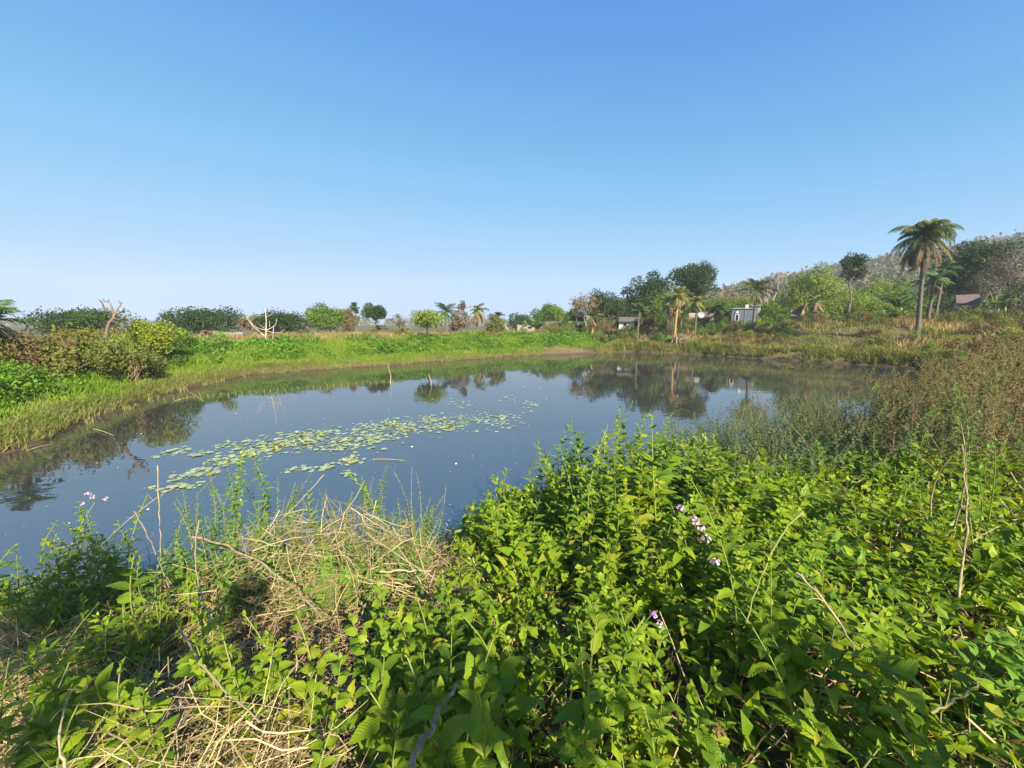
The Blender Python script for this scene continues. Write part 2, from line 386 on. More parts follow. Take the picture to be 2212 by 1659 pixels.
def axis_pts(lo, hi, k, n, c=0.0):
    a = np.arcsinh((lo - c) / k); b = np.arcsinh((hi - c) / k)
    return c + k * np.sinh(np.linspace(a, b, n))
gx = axis_pts(-690, 690, 14, 380); gy = axis_pts(-40, 690, 10, 310, 6.0)
GX, GY = np.meshgrid(gx, gy)
GZ = terrain_z(GX, GY)
def ground(x, y):
    """height of the ground sheet as built"""
    x = np.asarray(x, float); y = np.asarray(y, float)
    def idx(v, lo, hi, k, n, c):
        a = np.arcsinh((lo - c) / k); b = np.arcsinh((hi - c) / k)
        return np.clip((np.arcsinh((v - c) / k) - a) / (b - a) * (n - 1), 0, n - 1.001)
    i = idx(x, -690, 690, 14, 380, 0.0); j = idx(y, -40, 690, 10, 310, 6.0)
    i0 = i.astype(int); j0 = j.astype(int)
    fx = (x - gx[i0]) / (gx[i0 + 1] - gx[i0]); fy = (y - gy[j0]) / (gy[j0 + 1] - gy[j0])
    return (GZ[j0, i0] * (1 - fx) + GZ[j0, i0 + 1] * fx) * (1 - fy) + (GZ[j0 + 1, i0] * (1 - fx) + GZ[j0 + 1, i0 + 1] * fx) * fy
acc = Acc()
nx, ny = len(gx), len(gy)
ii = (np.arange(ny - 1)[:, None] * nx + np.arange(nx - 1)[None]).ravel()
acc.add(np.stack([GX.ravel(), GY.ravel(), GZ.ravel()], 1), np.stack([ii, ii + 1, ii + nx + 1, ii + nx], 1))
def ground_mat():
    m = bpy.data.materials.new('earth and litter')
    nt, ns, ln = nodes_of(m); b = ns['Principled BSDF']
    geo = ns.new('ShaderNodeNewGeometry')
    def nz(s, d=5):
        n = ns.new('ShaderNodeTexNoise'); n.inputs['Scale'].default_value = s; n.inputs['Detail'].default_value = d
        ln.new(geo.outputs['Position'], n.inputs['Vector']); return n
    a = nz(.18, 4); c = nz(5.0, 6)
    r1 = ramp(ns, [(.065, .06, .02), (.1, .085, .033), (.15, .115, .05), (.075, .075, .022)])
    for i, e in enumerate(r1.color_ramp.elements): e.position = .32 + .13 * i
    r2 = ramp(ns, [(.45, .4, .35), (1, 1, 1), (1.0, .95, .85)])
    for i, e in enumerate(r2.color_ramp.elements): e.position = .3 + .2 * i
    ln.new(a.outputs[0], r1.inputs[0]); ln.new(c.outputs[0], r2.inputs[0])
    mx = ns.new('ShaderNodeMixRGB'); mx.blend_type = 'MULTIPLY'; mx.inputs[0].default_value = 1
    ln.new(r1.outputs[0], mx.inputs[1]); ln.new(r2.outputs[0], mx.inputs[2])
    sp = ns.new('ShaderNodeSeparateXYZ'); ln.new(geo.outputs['Position'], sp.inputs[0])
    mr = ns.new('ShaderNodeMapRange'); ln.new(sp.outputs[2], mr.inputs[0]); mr.inputs[1].default_value = .02; mr.inputs[2].default_value = .22
    mix = ns.new('ShaderNodeMixRGB'); ln.new(mr.outputs[0], mix.inputs[0]); mix.inputs[1].default_value = (.075, .048, .028, 1)
    ln.new(mx.outputs[0], mix.inputs[2]); ln.new(mix.outputs[0], b.inputs['Base Color'])
    b.inputs['Roughness'].default_value = .92; b.inputs['Specular IOR Level'].default_value = .2
    bp = ns.new('ShaderNodeBump'); bp.inputs['Strength'].default_value = .6; bp.inputs['Distance'].default_value = .05
    ln.new(c.outputs[0], bp.inputs['Height']); ln.new(bp.outputs[0], b.inputs['Normal'])
    return m
g = link('ground', acc.mesh('ground', ground_mat(), smooth=True)); g['kind'] = 'structure'; g['label'] = 'earth banks and village ground around the pond'

def water_mat():
    m = bpy.data.materials.new('still brown pond water')
    nt, ns, ln = nodes_of(m); b = ns['Principled BSDF']
    b.inputs['Base Color'].default_value = (.033, .032, .030, 1)
    b.inputs['Roughness'].default_value = .015
    b.inputs['IOR'].default_value = 2.25
    b.inputs['Specular IOR Level'].default_value = .95
    geo = ns.new('ShaderNodeNewGeometry')
    mp = ns.new('ShaderNodeMapping'); mp.inputs['Scale'].default_value = (.55, 1.25, 1); mp.inputs['Rotation'].default_value = (0, 0, .25)
    ln.new(geo.outputs['Position'], mp.inputs[0])
    n1 = ns.new('ShaderNodeTexNoise'); n1.inputs['Scale'].default_value = 2.6; n1.inputs['Detail'].default_value = 2
    ln.new(mp.outputs[0], n1.inputs['Vector'])
    n2 = ns.new('ShaderNodeTexNoise'); n2.inputs['Scale'].default_value = .25; n2.inputs['Detail'].default_value = 2
    ln.new(geo.outputs['Position'], n2.inputs['Vector'])
    mr = ns.new('ShaderNodeMapRange'); ln.new(n2.outputs[0], mr.inputs[0]); mr.inputs[1].default_value = .35; mr.inputs[2].default_value = .7
    mr.inputs[3].default_value = .25; mr.inputs[4].default_value = 1.0
    ml = ns.new('ShaderNodeMath'); ml.operation = 'MULTIPLY'; ln.new(n1.outputs[0], ml.inputs[0]); ln.new(mr.outputs[0], ml.inputs[1])
    bp = ns.new('ShaderNodeBump'); bp.inputs['Strength'].default_value = .36; bp.inputs['Distance'].default_value = .010
    ln.new(ml.outputs[0], bp.inputs['Height']); ln.new(bp.outputs[0], b.inputs['Normal'])
    return m
acc = Acc()
wx0, wx1 = POND[:, 0].min() - 1.5, POND[:, 0].max() + 1.5
wy0, wy1 = POND[:, 1].min() - 1.0, POND[:, 1].max() + 1.5
acc.add([(wx0, wy0, 0), (wx1, wy0, 0), (wx1, wy1, 0), (wx0, wy1, 0)], [(0, 1, 2, 3)])
w = link('pond_water', acc.mesh('pond_water', water_mat())); w['kind'] = 'structure'; w['label'] = 'still dark pond water mirroring sky and trees'

# ------------------------------------------------------------------ leaf shapes
def leaf_shape(n=8, width=.27, serr=.05, bend=.25, fold=.10, ovate=.38, half=2, wave=0.0, petiole=.06):
    """one leaf along +x, length 1, its upper side +z; returns V, F, UV"""
    V, UV = [], []
    for i in range(n):
        t = i / (n - 1)
        tt = min(max((t - petiole) / (1 - petiole), 0), 1)
        w_ = width * (tt ** (ovate * 1.25)) * ((1 - tt) ** (.82)) * 2.05 if 0 < tt < 1 else 0.0
        if i % 2 == 1: w_ *= 1 + serr
        else: w_ *= 1 - serr
        w_ = max(w_, .008)
        zc = -bend * t * t + .06 * math.sin(t * math.pi)
        for j in range(-half, half + 1):
            s = j / half
            z = zc + fold * abs(s) * w_ * 2 - fold * 1.2 * (s * s) * w_ + wave * math.sin(t * 11 + (1.5 if s > 0 else 0)) * abs(s) * .06
            V.append((t, s * w_, z)); UV.append((t, s * w_))
    k = 2 * half + 1
    F = [(i * k + j, (i + 1) * k + j, (i + 1) * k + j + 1, i * k + j + 1) for i in range(n - 1) for j in range(k - 1)]
    return np.array(V), np.array(F), np.array(UV)
LV, LF = np.array([(0, 0, 0), (.35, -.27, .05), (.5, 0, -.02), (.35, .27, .05), (1, 0, -.16)]), np.array([(0, 1, 2), (0, 2, 3), (1, 4, 2), (2, 4, 3)])   # plain folded leaf
DV, DF = np.array([(0, 0, 0), (.5, -.34, .03), (1, 0, 0), (.5, .34, .03)]), np.array([(0, 1, 2, 3)])                                                    # leaf tuft seen from afar
MED = [leaf_shape(n=6, width=.2 + .04 * i / 3, serr=.05, bend=.15 + .12 * i, fold=.22, half=1)[:2] for i in range(4)]
lant_meshes = []
_r = np.random.default_rng(3)
for i in range(9):
    V, F, UV = leaf_shape(n=9, width=.2 + .05 * _r.random(), serr=.08, bend=.12 + .38 * _r.random(), fold=.18 + .2 * _r.random(), wave=.6 * _r.random(), half=2 if i < 9 else 1)
    a = Acc(); a.add(V, F)
    lant_meshes.append(a.mesh('leaf', MAT['lantana'], smooth=True, uv=UV))
herb_meshes = []
for i in range(5):
    V, F, UV = leaf_shape(n=9, width=.25 + .06 * _r.random(), serr=.06, bend=.1 + .3 * _r.random(), fold=.12 + .2 * _r.random(), wave=.7 * _r.random(), ovate=.3)
    a = Acc(); a.add(V, F)
    herb_meshes.append(a.mesh('leaf', MAT['lantana'], smooth=True, uv=UV))

# ------------------------------------------------------------------ stuff: grass, ground cover
def land_points(rng, N, xr, yr, dr, keep=None):
    out = []
    got = 0
    for _ in range(12):
        x = rng.uniform(*xr, N); y = rng.uniform(*yr, N)
        d = sdist(x, y)
        k = (d > dr[0]) & (d < dr[1])
        k &= in_view(x, y) if keep is in_view else keep(x, y, d) if keep is not None else True
        out.append(np.stack([x[k], y[k], d[k]], 1)); got += k.sum()
        if got >= N: break
    P = np.concatenate(out)[:N]
    return P[:, 0], P[:, 1], P[:, 2]
def in_view(x, y, m=1.36):
    return (y > .2) & (np.abs(x) < m * y + 1.5)
def blades(acc, rng, x, y, z, h, w, lean=.5):
    N = len(x)
    az = rng.uniform(0, 2 * math.pi, N); la = rng.uniform(0, 2 * math.pi, N)
    l = lean * rng.random(N) * h
    dx, dy = np.cos(la) * l, np.sin(la) * l
    sx, sy = np.cos(az) * w / 2, np.sin(az) * w / 2
    b = np.stack([x, y, z - .03], 1)
    s = np.stack([sx, sy, np.zeros(N)], 1)
    mid = b + np.stack([dx * .35, dy * .35, h * .55], 1)
    tip = b + np.stack([dx, dy, h * (1 - .25 * lean)], 1)
    V = np.stack([b - s, b + s, mid + s * .75, mid - s * .75, tip], 1).reshape(-1, 3)
    o = (np.arange(N) * 5)[:, None]
    acc.add(V, o + np.array([[0, 1, 2, 3]])); acc.V[-1] = V
    acc.F.append(o + np.array([[3, 2, 4]]) + acc.n - len(V)); acc.M.append(np.zeros(N, np.int32))
def tuft_leaves(acc, rng, x, y, z, size, up=.7, V=DV, F=DF):
    N = len(x)
    n = norm(rng.normal(size=(N, 3)) + np.array([0, 0, up * 2]))
    R = frames(rdir(rng, N) + np.array([0, 0, .15]), n)
    scatter(acc, V, F, R, np.stack([x, y, z], 1), size)

def build_banks():
    rng = np.random.default_rng(11)
    # green grass strip of the left and far bank
    left = lambda x, y, d: in_view(x, y) & (x < 13 + 2 * wob(x, y)) & ((x < -9) | (y > 20)) & ((x < 3.2) | (d > 1.5 + .5 * wob(x * 2, y)))
    a = Acc()
    x, y, d = land_points(rng, 98000, (-30, 16), (6, 46), (.15, 5.2), left)
    dens = rng.random(len(x)) < np.clip(1.15 - .12 * d, .3, 1)
    x, y, d = x[dens], y[dens], d[dens]
    h = rng.uniform(.22, .62, len(x)) * (.6 + .15 * np.clip(d, 0, 3)) * (1 + .75 * wob(x * 1.3, y * 1.3))
    blades(a, rng, x, y, ground(x, y), np.clip(h, .1, 1), rng.uniform(.011, .024, len(x)) * (1 + .03 * y), .9)
    stuff(link('bank_grass', a.mesh('bank_grass', MAT['grass'])), 'bright green grass sloping down the far and left banks', 'grass')
    # yellowing grass hanging at the left water edge
    a = Acc()
    x, y, d = land_points(rng, 22000, (-24, -8), (6, 26), (-.04, .7), in_view)
    h = rng.uniform(.15, .5, len(x))
    blades(a, rng, x, y, ground(x, y), h, rng.uniform(.01, .024, len(x)), 1.5)
    x, y, d = land_points(rng, 9000, (-16, 3), (22, 40), (-.03, .7), in_view)
    blades(a, rng, x, y, ground(x, y), rng.uniform(.1, .34, len(x)), rng.uniform(.02, .045, len(x)), 1.2)
    for (xr, yr, n_) in (((-20, -9), (6, 24), 5200), ((-16, 4), (22, 40), 4200)):
        x, y, d = land_points(rng, n_, xr, yr, (-.4, .05), lambda X, Y, D: in_view(X, Y) & (wob(X * 1.7 + 4, Y * 1.7) > .22))
        blades(a, rng, x, y, np.full(len(x), -.02), rng.uniform(.12, .42, len(x)), rng.uniform(.012, .03, len(x)) * (1 + .02 * y), 1.2)
    stuff(link('shore_grass', a.mesh('shore_grass', MAT['grass_pale'])), 'yellowing matted grass along the left water edge', 'grass')
    # leafy ground cover
    a = Acc()
    x, y, d = land_points(rng, 95000, (-34, 12), (6, 48), (1.1, 6.2), left)
    patch = wob(x * .8 + 3, y * .8) + .12 * (d - 2.4)
    k = patch > -.12
    x, y, d = x[k], y[k], d[k]
    z = ground(x, y) + rng.random(len(x)) * (.18 + .42 * np.clip(patch[k] + .35, 0, 1.2))
    tuft_leaves(a, rng, x, y, z, rng.uniform(.06, .14, len(x)) * (1 + .02 * y), .8)
    stuff(link('ground_cover', a.mesh('ground_cover', MAT['cover'])), 'low leafy green weeds carpeting the left bank slope', 'ground cover')
    # dry yellow grass on top of the far bank
    a = Acc()
    x, y, d = land_points(rng, 34000, (-40, 45), (20, 62), (4.2, 13), in_view)
    k = wob(x * .35 + 1, y * .35) > -.05
    x, y, d = x[k], y[k], d[k]
    blades(a, rng, x, y, ground(x, y), rng.uniform(.4, 1.15, len(x)), rng.uniform(.04, .08, len(x)), .9)
    stuff(link('dry_grass', a.mesh('dry_grass', MAT['grass_dry'])), 'dry straw coloured grass along the top of the far bank', 'grass')
    # olive tussocks of the far right bank, hanging over the water
    a = Acc()
    fr = lambda x, y, d: in_view(x, y) & (x > 9) & (wob(x * 1.3, y * 1.3 + 2) > -.42)
    x, y, d = land_points(rng, 36000, (9, 50), (14, 50), (-.08, 2.1), fr)
    blades(a, rng, x, y, np.maximum(ground(x, y), .02), np.clip(rng.uniform(.3, .95, len(x)) * (.55 + 1.1 * np.clip(wob(x * 1.9, y * 1.9) + .35, 0, 1)), .15, 1.3), rng.uniform(.025, .06, len(x)), 1.35)
    x, y, d = land_points(rng, 30000, (9, 62), (14, 62), (1.9, 18), lambda x, y, d: in_view(x, y) & (wob(x * .6, y * .6 + 5) > -.35))
    blades(a, rng, x, y, ground(x, y), rng.uniform(.15, .5, len(x)), rng.uniform(.03, .07, len(x)), 1.0)
    stuff(link('tussock_grass', a.mesh('tussock_grass', MAT['grass_olive'])), 'olive tussock grass overhanging the far right water edge', 'grass')
    a = Acc()
    x, y, d = land_points(rng, 6000, (9, 40), (20, 50), (2.0, 4.2), lambda x, y, d: in_view(x, y) & (wob(x * .5 + 7, y * .5) > -.2))
    blades(a, rng, x, y, ground(x, y), rng.uniform(.1, .3, len(x)), rng.uniform(.04, .08, len(x)), 1.3)
    stuff(link('dry_grass_mat', a.mesh('dry_grass_mat', MAT['grass_dry'])), 'flattened pale dry grass behind the right bank tussocks', 'grass')
build_banks()

# ------------------------------------------------------------------ words for where a thing stands, from landmarks one can find
ONES = ['first', 'second', 'third', 'fourth', 'fifth', 'sixth', 'seventh', 'eighth', 'ninth', 'tenth', 'eleventh', 'twelfth', 'thirteenth', 'fourteenth', 'fifteenth', 'sixteenth', 'seventeenth', 'eighteenth', 'nineteenth']
def ordinal(i):
    i += 1
    if i < 20: return ONES[i - 1]
    t = {2: 'twent', 3: 'thirt', 4: 'fort', 5: 'fift', 6: 'sixt', 7: 'sevent', 8: 'eight', 9: 'ninet'}[i // 10]
    return t + 'ieth' if i % 10 == 0 else t + 'y ' + ONES[i % 10 - 1]
LAND = [(60, 'edge palm fronds'), (235, 'dead tree'), (332, 'yellow bush'), (445, 'dense domed tree'), (578, 'pale bare tree'), (708, 'bushy bright tree'), (806, 'rounded dark tree'), (922, 'feathery tree'),
        (1031, 'brown skirted palm'), (1135, 'open thatched hut'), (1265, 'bare twiggy trees'), (1360, 'turquoise house'), (1467, 'orange trunked palm'), (1550, 'cream house'), (1637, 'date palm'), (1768, 'broad light tree'),
        (1849, 'tall thin tree'), (1948, 'dark banana clump'), (2000, 'tallest palm'), (2090, 'whitewashed hut'), (2175, 'twiggy grey tree')]
def screen_x(x, y): return CX + FPX * x / y
def where_is(x, y):
    px = screen_x(x, y)
    q = min(LAND, key=lambda t: abs(t[0] - px))
    return ('below the ' if abs(q[0] - px) < 14 else 'left of the ' if px < q[0] else 'right of the ') + q[1]

# ------------------------------------------------------------------ trees
def limb(acc, rng, p0, p1, r0, r1, n=7, kink=.08, sides=6):
    p0 = np.asarray(p0, float); p1 = np.asarray(p1, float)
    L = np.linalg.norm(p1 - p0)
    P = curve(p0, p1, rng.normal(size=3) * L * .035 + np.array([0, 0, L * .03]), n)
    P[1:-1] += rng.normal(size=(n - 2, 3)) * L * kink * .3
    tube(acc, P, np.linspace(r0, r1, n), sides)
    return P
def make_tree(name, label, x, ytop, Y, wpx, leaf='tree_mid', seed=0, crown_base=.3, nl=4000, ls=.3, lobes=16, shape='round', bark='bark', group=None, lean=0.0, ybase=None, hollow=.55, lobe_r=.36, cat='tree', trk=1.0):
    nl = int(nl * 2.4); ls = ls * .74; lobes = int(lobes * 1.45); lobe_r *= .82; hollow = max(hollow, .66)
    rng = np.random.default_rng(1000 + seed)
    top = at(x, ytop, Y)
    bx = top[0] - lean
    gz = float(ground(bx, Y))
    Ht = top[2] - gz
    R = wpx / FPX * Y * .53
    root = thing(name, label, cat, (bx, Y, gz), 0, group)
    cb = crown_base * Ht
    # lobes of the crown
    C = []
    for i in range(lobes):
        for _ in range(40):
            q = rng.uniform(-1, 1, 3)
            r2 = q[0] ** 2 + q[1] ** 2
            if shape == 'round' and r2 + q[2] ** 2 < 1: break
            if shape == 'flat' and r2 < 1 and q[2] > .2 * r2 - .6: break
            if shape == 'dome' and r2 + max(q[2], 0) ** 2 < 1: break
            if shape == 'tall' and r2 < (1 - .5 * q[2]) * .6: break
        C.append(q)
    C = np.array(C)
    lr = lobe_r * R * rng.uniform(.75, 1.3, lobes)
    hz = (Ht - cb) / 2
    lrz = np.minimum(lr, hz * .75)
    cen = np.stack([C[:, 0] * (R - lr * .8) + lean, C[:, 1] * (R - lr * .8), cb + hz + C[:, 2] * np.maximum(hz - lrz * .85, .05)], 1)
    k = np.argmax(cen[:, 2]); cen[k, 2] = Ht - lrz[k] * .95
    # trunk and limbs
    a = Acc()
    tr = max(.07, .028 * Ht) * trk
    ttop = np.array([lean * .6, 0, max(cb * 1.25, Ht * .45)])
    Pt = limb(a, rng, (0, 0, -.3), ttop, tr * 1.25, tr * .6, 8, .06, 8)
    link('trunk', a.mesh('trunk', MAT[bark], True), root)
    a = Acc()
    for c_ in cen[:min(lobes, 14)]:
        s = Pt[rng.integers(4, 8)]
        limb(a, rng, s, c_ + rng.normal(size=3) * .1 * R, tr * .42, tr * .1, 6, .12, 5)
    link('branches', a.mesh('branches', MAT[bark], True), root)['kind'] = 'stuff'
    # leaves
    a = Acc()
    wgt = lr ** 2; wgt = wgt / wgt.sum()
    li = rng.choice(lobes, nl, p=wgt)
    dr = rdir(rng, nl)
    dr[:, 2] = np.where(rng.random(nl) < .35, np.abs(dr[:, 2]), dr[:, 2])
    # clumps: each lobe has denser sprays, with gaps between
    ph = rng.uniform(0, 6.28, (lobes, 3))
    dens = .5 + .5 * np.sin(dr[:, 0] * 5.5 + ph[li, 0]) * np.sin(dr[:, 1] * 5.5 + ph[li, 1]) * np.sin(dr[:, 2] * 5.5 + ph[li, 2]) * 2.2
    keep = rng.random(nl) < np.clip(dens + .35, .12, 1)
    li, dr = li[keep], dr[keep]
    n2 = len(li)
    rr = (hollow + (1.08 - hollow) * rng.random(n2) ** .6)
    scl = np.stack([lr[li], lr[li], lrz[li]], 1)
    pos = cen[li] + dr * scl * rr[:, None] * (1 + .12 * rng.normal(size=(n2, 1)))
    nrm = norm(dr * 1.2 + rng.normal(size=(n2, 3)) * .45 + np.array([0, 0, .45]))
    R_ = frames(norm(rng.normal(size=(n2, 3)) + dr * .6 - np.array([0, 0, .3])), nrm)
    scatter(a, DV, DF, R_, pos, rng.uniform(.6, 1.3, n2) * ls)
    c = link('crown', a.mesh('crown', MAT[leaf]), root)
    return root
def bare_branches(acc, rng, p, d, L, r, depth, spread=.6, up=.25, sides=5):
    q = p + d * L
    P = curve(p, q, rng.normal(size=3) * L * .09, 5)
    tube(acc, P, np.linspace(r, r * .62, 5), sides, cap=depth == 0)
    if depth == 0: return
    for i in range(rng.integers(2, 4)):
        nd = norm(d + rng.normal(size=3) * spread + np.array([0, 0, up]))
        bare_branches(acc, rng, q if i else P[3], nd, L * rng.uniform(.6, .85), r * .58, depth - 1, spread, up, max(3, sides - 1))
def bare_tree(name, label, x, ytop, Y, stems=1, depth=4, bark='bark_pale', seed=0, spread=.5, width=1.0, group=None, twig=0, twigmat='tree_grey'):
    rng = np.random.default_rng(2000 + seed)
    top = at(x, ytop, Y); gz = float(ground(top[0], Y)); Ht = top[2] - gz
    root = thing(name, label, 'tree', (top[0], Y, gz), 0, group)
    trunk, br = Acc(), Acc()
    for s in range(stems):
        b = np.array([rng.normal() * .35 * (stems > 1), rng.normal() * .35 * (stems > 1), -.2])
        t = b + np.array([rng.normal() * .25, rng.normal() * .2, Ht * rng.uniform(.38, .5)])
        P = limb(trunk, rng, b, t, .011 * Ht + .02, .007 * Ht + .012, 7, .1, 6)
        for i in range(3):
            nd = norm(np.array([rng.normal() * .5 * width, rng.normal() * .5, 1.0]))
            bare_branches(br, rng, P[-1] if i < 2 else P[-3], nd, Ht * .2, .006 * Ht + .01, depth - 1, spread)
    V = np.concatenate(br.V); mz = V[:, 2].max()
    k = Ht / mz
    for i in range(len(br.V)): br.V[i] = br.V[i] * np.array([1, 1, k])
    for i in range(len(trunk.V)): trunk.V[i] = trunk.V[i] * np.array([1, 1, k])
    link('trunk', trunk.mesh('trunk', MAT[bark], True), root)
    link('branches', br.mesh('branches', MAT[bark], True), root)['kind'] = 'stuff'
    if twig:
        a = Acc()
        V = np.concatenate(br.V); V = V[V[:, 2] > Ht * .45]
        p = V[rng.integers(0, len(V), twig)] + rng.normal(size=(twig, 3)) * .28
        scatter(a, DV, DF, frames(rdir(rng, twig), rdir(rng, twig)), p, rng.uniform(.12, .26, twig))
        link('crown', a.mesh('crown', MAT[twigmat]), root)
    return root

# palms ------------------------------------------------------------
def frond_mesh(L, e0, droop, mat, nleaf=26, leaflet=.38, vee=.5, lw=.035, seed=0, hang=.35):
    rng = np.random.default_rng(seed)
    n = 14
    s = np.linspace(0, 1, n)
    th = e0 - droop * s ** 1.4
    step = L / (n - 1)
    P = np.zeros((n, 3))
    for i in range(1, n):
        P[i] = P[i - 1] + step * np.array([math.cos(th[i - 1]), 0, math.sin(th[i - 1])])
    a = Acc()
    tube(a, P, np.linspace(.03, .006, n) * L / 2.2 + .004, 4)
    t = np.linspace(.12, .99, nleaf)
    for sd in (-1, 1):
        b = np.stack([np.interp(t, s, P[:, 0]), np.zeros(nleaf), np.interp(t, s, P[:, 2])], 1)
        tg = np.stack([np.cos(np.interp(t, s, th)), np.zeros(nleaf), np.sin(np.interp(t, s, th))], 1)
        up = np.stack([-tg[:, 2], np.zeros(nleaf), tg[:, 0]], 1)
        d = norm(tg * .62 + np.array([0, sd, 0]) * .75 + up * vee * .5 - np.array([0, 0, hang]) + rng.normal(size=(nleaf, 3)) * .1)
        ll = leaflet * (np.sin(np.clip(t * 1.05, 0, 1) * math.pi) ** .5 * .9 + .15) * rng.uniform(.85, 1.15, nleaf)
        mid = b + d * ll[:, None] * .5
        tip = b + d * ll[:, None] - np.array([0, 0, 1.0]) * (ll * .28 * (1 + hang))[:, None]
        w_ = tg * lw
        V = np.stack([b - w_ * .5, b + w_ * .5, mid + w_, mid - w_, tip], 1).reshape(-1, 3)
        o = (np.arange(nleaf) * 5)[:, None]
        a.add(V, o + np.array([[0, 1, 2, 3]]))
        a.F.append(o + np.array([[3, 2, 4]]) + a.n - len(V)); a.M.append(np.zeros(nleaf, np.int32))
    return a.mesh('frond', MAT[mat])
def palm(label, x, ytop, Y, ybase=None, frondL=2.0, nf=26, live='frond', dead=8, trunk_r=.14, bark='palm_bark', seed=0, droop=1.5, lean=0.0, group='palms around the pond', name='palm_tree', leaflet=.36, lw=.035, e_hi=1.45, e_lo=-.35, crown_drop=.62, skirt=.9, trunkH=None, hang=.35, nleaf=26):
    rng = np.random.default_rng(3000 + seed)
    top = at(x, ytop, Y); gz = float(ground(top[0] - lean, Y))
    Hc = (top[2] - gz) - frondL * crown_drop if trunkH is None else trunkH
    Hc = max(Hc, .4)
    root = thing(name, label, 'palm', (top[0] - lean, Y, gz), 0, group)
    a = Acc()
    n = max(8, int(Hc * 5))
    t = np.linspace(0, 1, n)
    P = np.stack([lean * t ** 1.5, .03 * np.sin(t * 5) * Hc * .2, -.2 + (Hc + .2) * t], 1)
    rr = trunk_r * (1.18 - .3 * t) * (1 + .09 * np.where(np.arange(n) % 2 == 0, 1, -1)) * (1 + .5 * np.exp(-t * 14))
    tube(a, P, rr, 8)
    link('trunk', a.mesh('trunk', MAT[bark], True), root)
    es = np.linspace(e_hi, e_lo, 5)
    ms = [frond_mesh(frondL * f, e, droop * (1.0 - .12 * i), live, nleaf, leaflet, lw=lw, seed=seed * 10 + i, hang=hang) for i, (e, f) in enumerate(zip(es, (.8, .95, 1.0, 1.0, .95)))]
    gold = 2.39996
    for i in range(nf):
        k = min(4, int(5 * (i + .5) / nf))
        o = link('frond', ms[k], root, P[-1] + np.array([0, 0, .1 * (1 - i / nf)]))
        o.rotation_euler = (rng.normal() * .2, rng.normal() * .2, i * gold + rng.normal() * .3)
        s_ = rng.uniform(.7, 1.12); o.scale = (s_, s_, s_)
    if dead:
        md = [frond_mesh(frondL * skirt, -.55 - .25 * j, 1.0, 'frond_dead', 20, leaflet * .8, lw=lw * 1.1, seed=seed + 77 + j, hang=.6) for j in range(2)]
        for i in range(dead):
            o = link('dead_frond', md[i % 2], root, P[-1] - np.array([0, 0, .12 + .1 * (i % 3)]))
            o.rotation_euler = (rng.normal() * .1, rng.normal() * .15, i * gold + .5)
            s_ = rng.uniform(.7, 1.1); o.scale = (s_, s_, s_)
    return root
def banana(label, x, ytop, Y, seed=0, stems=3, L=1.5, group='banana clumps behind the bank', name='banana_plant', base_z=None):
    rng = np.random.default_rng(4000 + seed)
    top = at(x, ytop, Y); gz = float(ground(top[0], Y)); Ht = top[2] - gz
    root = thing(name, label, 'plant', (top[0], Y, gz), 0, group)
    for s in range(stems):
        b = np.array([rng.normal() * .5, rng.normal() * .5, -.1]) if s else np.array([0, 0, -.1])
        h = max(.5, (Ht - L * .8) * (1 - .2 * s * rng.random()))
        t = b + np.array([rng.normal() * .2, rng.normal() * .2, h])
        a = Acc(); tube(a, curve(b, t, rng.normal(size=3) * .05, 5), np.linspace(.13, .07, 5), 7)
        link('stem', a.mesh('stem', MAT['stem_green'], True), root)
        for i in range(7):
            e0 = rng.uniform(.45, 1.45); dp = rng.uniform(.9, 2.0); n = 12
            th = e0 - dp * np.linspace(0, 1, n) ** 1.5; LL = L * rng.uniform(.75, 1.1)
            Pm = np.zeros((n, 3))
            for k in range(1, n): Pm[k] = Pm[k - 1] + LL / (n - 1) * np.array([math.cos(th[k - 1]), 0, math.sin(th[k - 1])])
            u = np.linspace(0, 1, n)
            w_ = .26 * LL / 1.5 * np.clip(np.sin(np.clip((u - .14) / .86, 0, 1) * math.pi) ** .45, .03, 1)
            w_ = w_ * np.where((np.arange(n) % 3 == 1) & (u > .3), .55 + .45 * rng.random(n), 1)
            up = np.stack([-np.sin(th), np.zeros(n), np.cos(th)], 1)
            a = Acc()
            Vl = Pm + np.stack([np.zeros(n), -w_, np.zeros(n)], 1) + up * (w_ * .35)[:, None]
            Vr = Pm + np.stack([np.zeros(n), w_, np.zeros(n)], 1) + up * (w_ * .35)[:, None]
            V = np.concatenate([Vl, Pm, Vr]); k = np.arange(n - 1)
            a.add(V, np.concatenate([np.stack([k, k + n, k + n + 1, k + 1], 1), np.stack([k + n, k + 2 * n, k + 2 * n + 1, k + n + 1], 1)]))
            o = link('leaf', a.mesh('leaf', MAT['banana'], True), root, t - np.array([0, 0, .1 * rng.random()]))
            o.rotation_euler = (0, 0, i * 2.4 + rng.normal() * .4)
    return root

